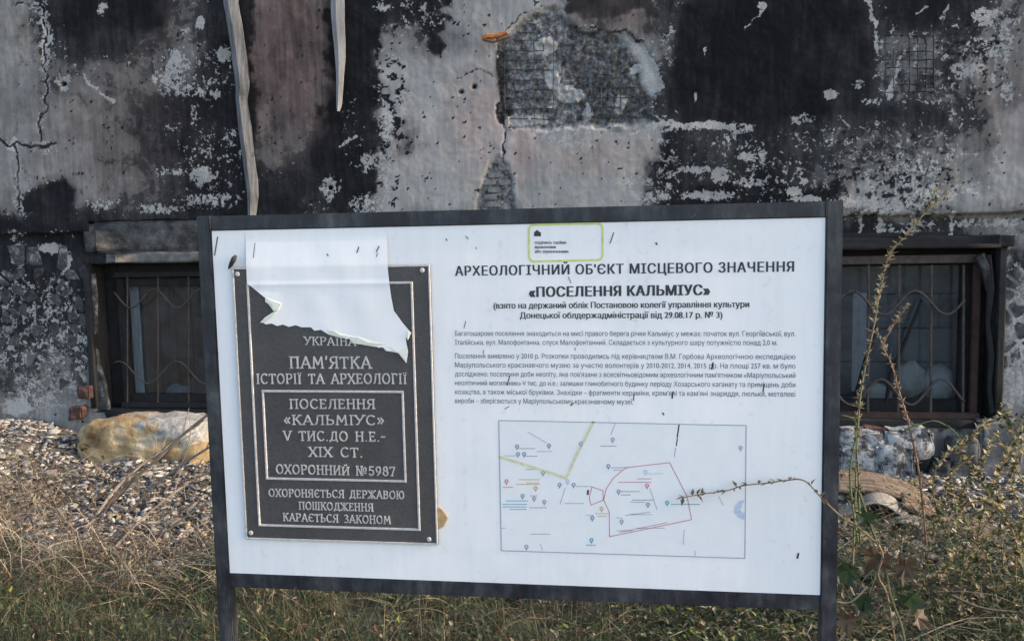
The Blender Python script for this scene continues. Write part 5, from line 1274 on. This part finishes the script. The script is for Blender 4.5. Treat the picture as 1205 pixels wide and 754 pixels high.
# dry branches left of the sign
BR = [([(262, 478), (243, 489), (211, 515), (185, 540), (162, 560), (130, 590), (98, 624)], [2.3, 2.35, 2.4, 2.4, 2.4, 2.4, 2.3], .011, 'branch', 'thickest pale branch leaning from the post down over the limestone block'),
      ([(258, 520), (243, 528), (215, 546), (181, 572), (150, 604), (113, 636), (95, 660)], [2.2, 2.2, 2.25, 2.3, 2.3, 2.2, 2.2], .009, 'branch', 'second branch running parallel below the thickest one'),
      ([(211, 515), (190, 540), (165, 552), (124, 579), (90, 606)], [2.45, 2.45, 2.45, 2.4, 2.3], .006, 'dark_branch', 'thin dark branch crossing over the limestone block'),
      ([(256, 585), (245, 590), (215, 610), (196, 624), (175, 640), (158, 655)], [2.0]*6, .007, 'branch', 'short branch lying above the flat grey slab'),
      ([(262, 625), (250, 630), (225, 646), (200, 662), (188, 672)], [1.9]*5, .009, 'branch', 'pale thick branch low beside the left post'),
      ([(56, 575), (66, 596), (81, 628), (84, 650), (83, 672)], [2.1]*5, .008, 'dark_branch', 'dark upright forked twig in the grass at left'),
      ([(48, 560), (40, 582), (32, 602), (50, 625), (80, 632)], [2.15]*5, .005, 'dark_branch', 'dark twig left of the forked one'),
      ([(84, 673), (70, 676), (38, 687), (18, 700), (-6, 714)], [1.7]*5, .006, 'branch', 'pale arching stalk at the lower left corner'),
      ([(256, 670), (240, 684), (220, 700), (205, 716)], [1.8]*4, .008, 'dark_branch', 'dark branch end low against the left post'),
      ([(240, 565), (210, 572), (180, 578), (150, 572), (110, 560), (60, 570), (40, 580)], [2.3]*7, .004, 'dark_branch', 'thin twig lying level across the rubble at left'),
      ([(225, 500), (222, 520), (214, 545), (204, 562)], [2.6]*4, .004, 'branch', 'fine short twig beside the post above the ochre stone'),
      ([(240, 494), (215, 512), (190, 530), (160, 552), (128, 585), (92, 640)], [2.5, 2.5, 2.45, 2.35, 2.2, 2.0], .0085, 'branch', 'pale branch leaning just under the thickest one to the grass'),
      ([(252, 552), (225, 566), (198, 585), (165, 612), (130, 650)], [2.3, 2.3, 2.2, 2.1, 1.9], .007, 'branch', 'slender pale branch crossing the middle of the rubble heap'),
      ([(165, 545), (140, 575), (118, 612), (100, 660), (92, 700)], [2.2, 2.1, 2.0, 1.9, 1.8], .006, 'dark_branch', 'steep dark stem rising from the grass to the limestone block'),
      ([(20, 560), (34, 600), (44, 640), (50, 690)], [2.2, 2.1, 2.0, 1.9], .006, 'dark_branch', 'upright brown stem at the far left edge'),
      ([(250, 648), (222, 668), (190, 690), (160, 716)], [1.9, 1.85, 1.8, 1.7], .008, 'branch', 'lowest pale branch pointing into the grass beside the left post'),
      ([(130, 640), (150, 672), (162, 710), (166, 740)], [1.7]*4, .004, 'branch', 'short pale stalk standing in the grass left of the sign'),
      ([(81, 628), (110, 610), (140, 585), (160, 560)], [2.1]*4, .005, 'dark_branch', 'side twig of dark wood rising from the forked twig')]
for pts, Y, r0, mk, lab in BR:
    P = catmull([at(x, y, yy) for (x, y), yy in zip(pts, Y)], 4)
    root = empty('dry_branch', P[-1], lab, 'branch', 'dry branches left of the sign')
    mb = MB(); k = len(P); mb.tube(P, [r0*(.5+.5*i/k)*(1+random.uniform(-.15, .15)) for i in range(k)], 6); mb.build('branch_wood', M[mk], root)
    for _ in range(4):
        i = random.randrange(2, k-2); a = P[i]; d = (P[i-1]-P[i]).normalized()+Vector((random.uniform(-.7, .7), random.uniform(-.5, .3), random.uniform(-.2, .8)))
        L = random.uniform(.06, .2); mb = MB(); mb.tube([a, a+d*L*.5+Vector((0, 0, .01)), a+d*L], [r0*.4, r0*.3, r0*.15], 5); mb.build('twig', M[mk], root)

# ---- grass and ground cover
def blades(n, xr, yr, hr, wr, pal, pr, seed, name, label, dens=None, lean=.5, segs=3, cat='grass'):
    r_ = np.random.default_rng(seed); X = r_.uniform(*xr, n); Y = r_.uniform(*yr, n)
    if dens is not None:
        k = r_.random(n) < dens(X, Y); X = X[k]; Y = Y[k]; n = len(X)
    Z = ground_z(X, Y)-.01; H = r_.uniform(*hr, n)*(.6+.8*fbm(X*2, Y*2, 2, seed)); W = r_.uniform(*wr, n); A = r_.uniform(0, 6.28, n); Ln = np.abs(r_.normal(0, lean, n)); B = r_.uniform(0, 6.28, n)
    lv = segs+1; V = np.zeros((n, lv*2, 3))
    for i in range(lv):
        t = i/segs; bend = Ln*H*t**1.7; zz = H*t*(1-.35*np.minimum(Ln, 1.4)*t); ww = W*(1-t*.93)
        cx = X+np.cos(B)*bend; cy = Y+np.sin(B)*bend
        V[:, i*2] = np.stack([cx-np.cos(A)*ww/2, cy-np.sin(A)*ww/2, Z+zz], -1); V[:, i*2+1] = np.stack([cx+np.cos(A)*ww/2, cy+np.sin(A)*ww/2, Z+zz], -1)
    base = (np.arange(n)*lv*2)[:, None, None]
    q = np.array([[i*2, i*2+1, i*2+3, i*2+2] for i in range(segs)])[None]; F = (base+q).reshape(-1, 4)
    pal = np.array(pal); c = pal[r_.choice(len(pal), n, p=np.array(pr)/sum(pr))]*r_.uniform(.65, 1.3, (n, 1))
    C = np.ones((n, lv*2, 4)); C[:, :, :3] = c[:, None, :]
    me = bpy.data.meshes.new(name); me.vertices.add(n*lv*2); me.vertices.foreach_set('co', V.astype(np.float32).ravel())
    me.loops.add(F.size); me.loops.foreach_set('vertex_index', F.ravel().astype(np.int32)); me.polygons.add(len(F)); me.polygons.foreach_set('loop_start', np.arange(0, F.size, 4, dtype=np.int32)); me.polygons.foreach_set('loop_total', np.full(len(F), 4, dtype=np.int32))
    me.update(calc_edges=True); cc = me.color_attributes.new('tint', 'FLOAT_COLOR', 'POINT'); cc.data.foreach_set('color', C.astype(np.float32).ravel())
    o = link(name, me, M['grass']); tag(o, label, cat, kind='stuff'); return o
def dgrass(X, Y):
    lim = np.interp(X, [-3.4, -2.9, -1.5, 0, 3], [2.25, 1.86, 1.80, 1.85, 1.75])+.7*(fbm(X*2.2, Y*1.5+2, 3, 9)-.5)
    return np.clip((lim-Y)/.35, 0, 1)*(.25+.75*(fbm(X*4, Y*4, 3, 12) > .44))
blades(75000, (-3.6, 2.4), (.9, 2.3), (.04, .15), (.002, .0055), [DGREEN, GREEN, OLIVE, STRAW, GREYG, BROWN], [.42, .24, .12, .05, .12, .05], 5, 'grass', 'mixed green and straw grass growing in front of the rubble', dgrass, .95)
blades(13000, (-3.6, 2.4), (.9, 2.5), (.10, .26), (.0015, .0035), [STRAW, (.22, .18, .13), BROWN, OLIVE], [.22, .3, .3, .18], 6, 'dry_stalks', 'thin dry straw stalks standing tangled in the grass', dgrass, 1.5, 5)
blades(1500, (-3.6, 2.6), (1.9, 3.0), (.03, .10), (.002, .004), [STRAW, OLIVE, (.3, .22, .14)], [.5, .25, .25], 8, 'straw_litter', 'short bits of straw scattered over the rubble', None, 1.5, 3)
# small round leaves in the grass
def leaflets(n, xr, yr, hr, sz, pal, pr, seed, name, label, dens=None):
    r_ = random.Random(seed); mb = MB()
    for i in range(n):
        X, Y = r_.uniform(*xr), r_.uniform(*yr)
        if dens is not None and r_.random() > float(dens(np.array([X]), np.array([Y]))[0]): continue
        z = gz(X, Y)+r_.uniform(*hr); s = r_.uniform(*sz); c = r_.choices(pal, pr)[0]
        leaf_quad(mb, Vector((X, Y, z)), Vector((r_.uniform(-1, 1), r_.uniform(-1, 1), r_.uniform(-.3, .9))), s, s*.6, jit(c))
    o = mb.build(name, M['leaf'], colors=True); tag(o, label, 'ground cover', kind='stuff')
leaflets(16000, (-3.6, 2.4), (.9, 2.3), (.01, .14), (.012, .034), [GREEN, DGREEN, OLIVE, STRAW, BROWN, (.22, .25, .07)], [.3, .3, .15, .10, .12, .03], 4, 'small_leaves', 'small green and brown leaves scattered through the grass', dgrass)
leaflets(3000, (.7, 2.7), (1.3, 2.9), (.0, .12), (.012, .035), [YEL, STRAW, OLIVE, GREEN, (.46, .36, .2)], [.25, .35, .15, .15, .1], 14, 'fallen_leaves', 'yellow and straw-coloured fallen leaves over the rubble at right')

def tangle(n, xr, yr, lr, rr, pal, seed, name, label, zr=(0, .12)):
    """thin dry stems arching and crossing each other"""
    r_ = random.Random(seed); mb = MB()
    for i in range(n):
        X, Y = r_.uniform(*xr), r_.uniform(*yr); z = gz(X, Y)+r_.uniform(*zr)-.02; L = r_.uniform(*lr); a = r_.uniform(0, 6.28); el = r_.uniform(-.1, 1.2); P = []; p = Vector((X, Y, z)); c = jit(r_.choice(pal), .3)
        for k in range(6):
            P.append(p.copy()); p += Vector((math.cos(a)*math.cos(el), math.sin(a)*math.cos(el)*.6, math.sin(el)))*L/5
            a += r_.uniform(-.5, .5); el -= r_.uniform(0, .45)
        r0 = r_.uniform(*rr); mb.tube(P, [r0*(1-.14*k) for k in range(6)], 3, c)
        if r_.random() < .5:
            for k in range(2, 6):
                leaf_quad(mb, P[k], Vector((r_.uniform(-1, 1), r_.uniform(-1, 1), r_.uniform(-.2, 1))), r_.uniform(.01, .025), .006, c)
    o = mb.build(name, M['stem'], colors=True); tag(o, label, 'dry stems', kind='stuff')
tangle(900, (-3.5, -1.0), (1.4, 1.95), (.15, .50), (.0010, .0026), [STRAW, (.22, .17, .12), BROWN, (.10, .07, .05), (.28, .25, .2)], 31, 'dry_stems', 'tangled thin brown stems over the grass left of the sign')
tangle(500, (-3.7, -2.7), (1.9, 2.4), (.15, .45), (.0010, .0024), [STRAW, (.20, .16, .11), BROWN, (.08, .06, .045)], 38, 'dry_stems', 'brown thicket of dry stems at the left edge')
tangle(240, (-3.5, -1.2), (1.95, 2.7), (.12, .40), (.0010, .0022), [STRAW, (.22, .17, .12), BROWN], 34, 'dry_stems', 'sparse dry stems lying over the rubble heap at left')
tangle(1300, (-1.0, 1.2), (1.1, 2.0), (.10, .30), (.0009, .0020), [STRAW, OLIVE, BROWN, GREEN], 32, 'dry_stems', 'thin crossing stems in the grass beneath the board')
tangle(1700, (.8, 2.6), (1.1, 2.4), (.15, .5), (.0010, .0026), [STRAW, OLIVE, BROWN, (.12, .13, .06)], 33, 'dry_stems', 'tangled stems among the weeds right of the sign')
leaflets(6000, (.75, 2.4), (.9, 1.9), (.02, .30), (.014, .036), [GREEN, DGREEN, OLIVE, STRAW, BROWN, (.30, .28, .10)], [.3, .28, .14, .14, .1, .04], 24, 'undergrowth', 'low green undergrowth right of the sign', lambda x, y: np.clip(fbm(x*5, y*5, 3, 71)*3-1.05, 0, 1))
leaflets(3000, (.1, .95), (1.0, 1.7), (.02, .16), (.014, .034), [GREEN, (.24, .26, .06), DGREEN, STRAW], [.4, .15, .3, .15], 25, 'undergrowth', 'green and yellowish leaves under the right half of the board', lambda x, y: np.clip(fbm(x*5, y*5, 3, 72)*3-1.1, 0, 1))

def tufts(nc, per, xr, yr, hr, pal, pr, seed, name, label):
    r_ = np.random.default_rng(seed); V = []; F = []; C = []; off = 0; pal = np.array(pal)
    for i in range(nc):
        X, Y = r_.uniform(*xr), r_.uniform(*yr); z = gz(X, Y)-.01; hh = r_.uniform(*hr); cb = pal[r_.choice(len(pal), p=np.array(pr)/sum(pr))]
        n = int(per*r_.uniform(.5, 1.4)); A = r_.uniform(0, 6.28, n); H = hh*r_.uniform(.5, 1.1, n); ln = r_.uniform(.15, 1.3, n); W = r_.uniform(.0025, .0065, n); x0_ = X+r_.normal(0, .02, n); y0_ = Y+r_.normal(0, .02, n)
        P = np.zeros((n, 10, 3))
        for k in range(5):
            t = k/4; o_ = ln*H*t**1.8; zz = z+H*t*(1-.5*np.minimum(ln, 1.2)*t*t); w_ = W*(1-t*.95)/2
            cx = x0_+np.cos(A)*o_; cy = y0_+np.sin(A)*o_
            P[:, 2*k] = np.stack([cx+np.sin(A)*w_, cy-np.cos(A)*w_, zz], -1); P[:, 2*k+1] = np.stack([cx-np.sin(A)*w_, cy+np.cos(A)*w_, zz], -1)
        q = np.array([[k*2, k*2+1, k*2+3, k*2+2] for k in range(4)]); F.append((off+(np.arange(n)*10)[:, None, None]+q[None]).reshape(-1, 4)); off += n*10
        V.append(P.reshape(-1, 3)); c = cb*r_.uniform(.6, 1.35, (n, 1)); C.append(np.repeat(np.concatenate([c, np.ones((n, 1))], 1), 10, 0))
    V = np.concatenate(V); F = np.concatenate(F); C = np.concatenate(C)
    me = bpy.data.meshes.new(name); me.vertices.add(len(V)); me.vertices.foreach_set('co', V.astype(np.float32).ravel())
    me.loops.add(F.size); me.loops.foreach_set('vertex_index', F.ravel().astype(np.int32)); me.polygons.add(len(F)); me.polygons.foreach_set('loop_start', np.arange(0, F.size, 4, dtype=np.int32)); me.polygons.foreach_set('loop_total', np.full(len(F), 4, dtype=np.int32))
    me.update(calc_edges=True); cc = me.color_attributes.new('tint', 'FLOAT_COLOR', 'POINT'); cc.data.foreach_set('color', C.astype(np.float32).ravel())
    tag(link(name, me, M['grass']), label, 'grass', kind='stuff')
GG = [(.10, .135, .075), (.065, .095, .045), (.15, .165, .10), STRAW, (.20, .17, .12)]
tufts(150, 60, (-3.3, .9), (1.1, 1.85), (.10, .22), GG, [.3, .3, .15, .12, .13], 61, 'grass_tufts', 'arching tufts of longer grass in the foreground')
tufts(40, 45, (.9, 2.2), (1.1, 1.9), (.12, .26), GG, [.3, .3, .15, .15, .1], 62, 'grass_tufts', 'grass tufts among the weeds right of the sign')
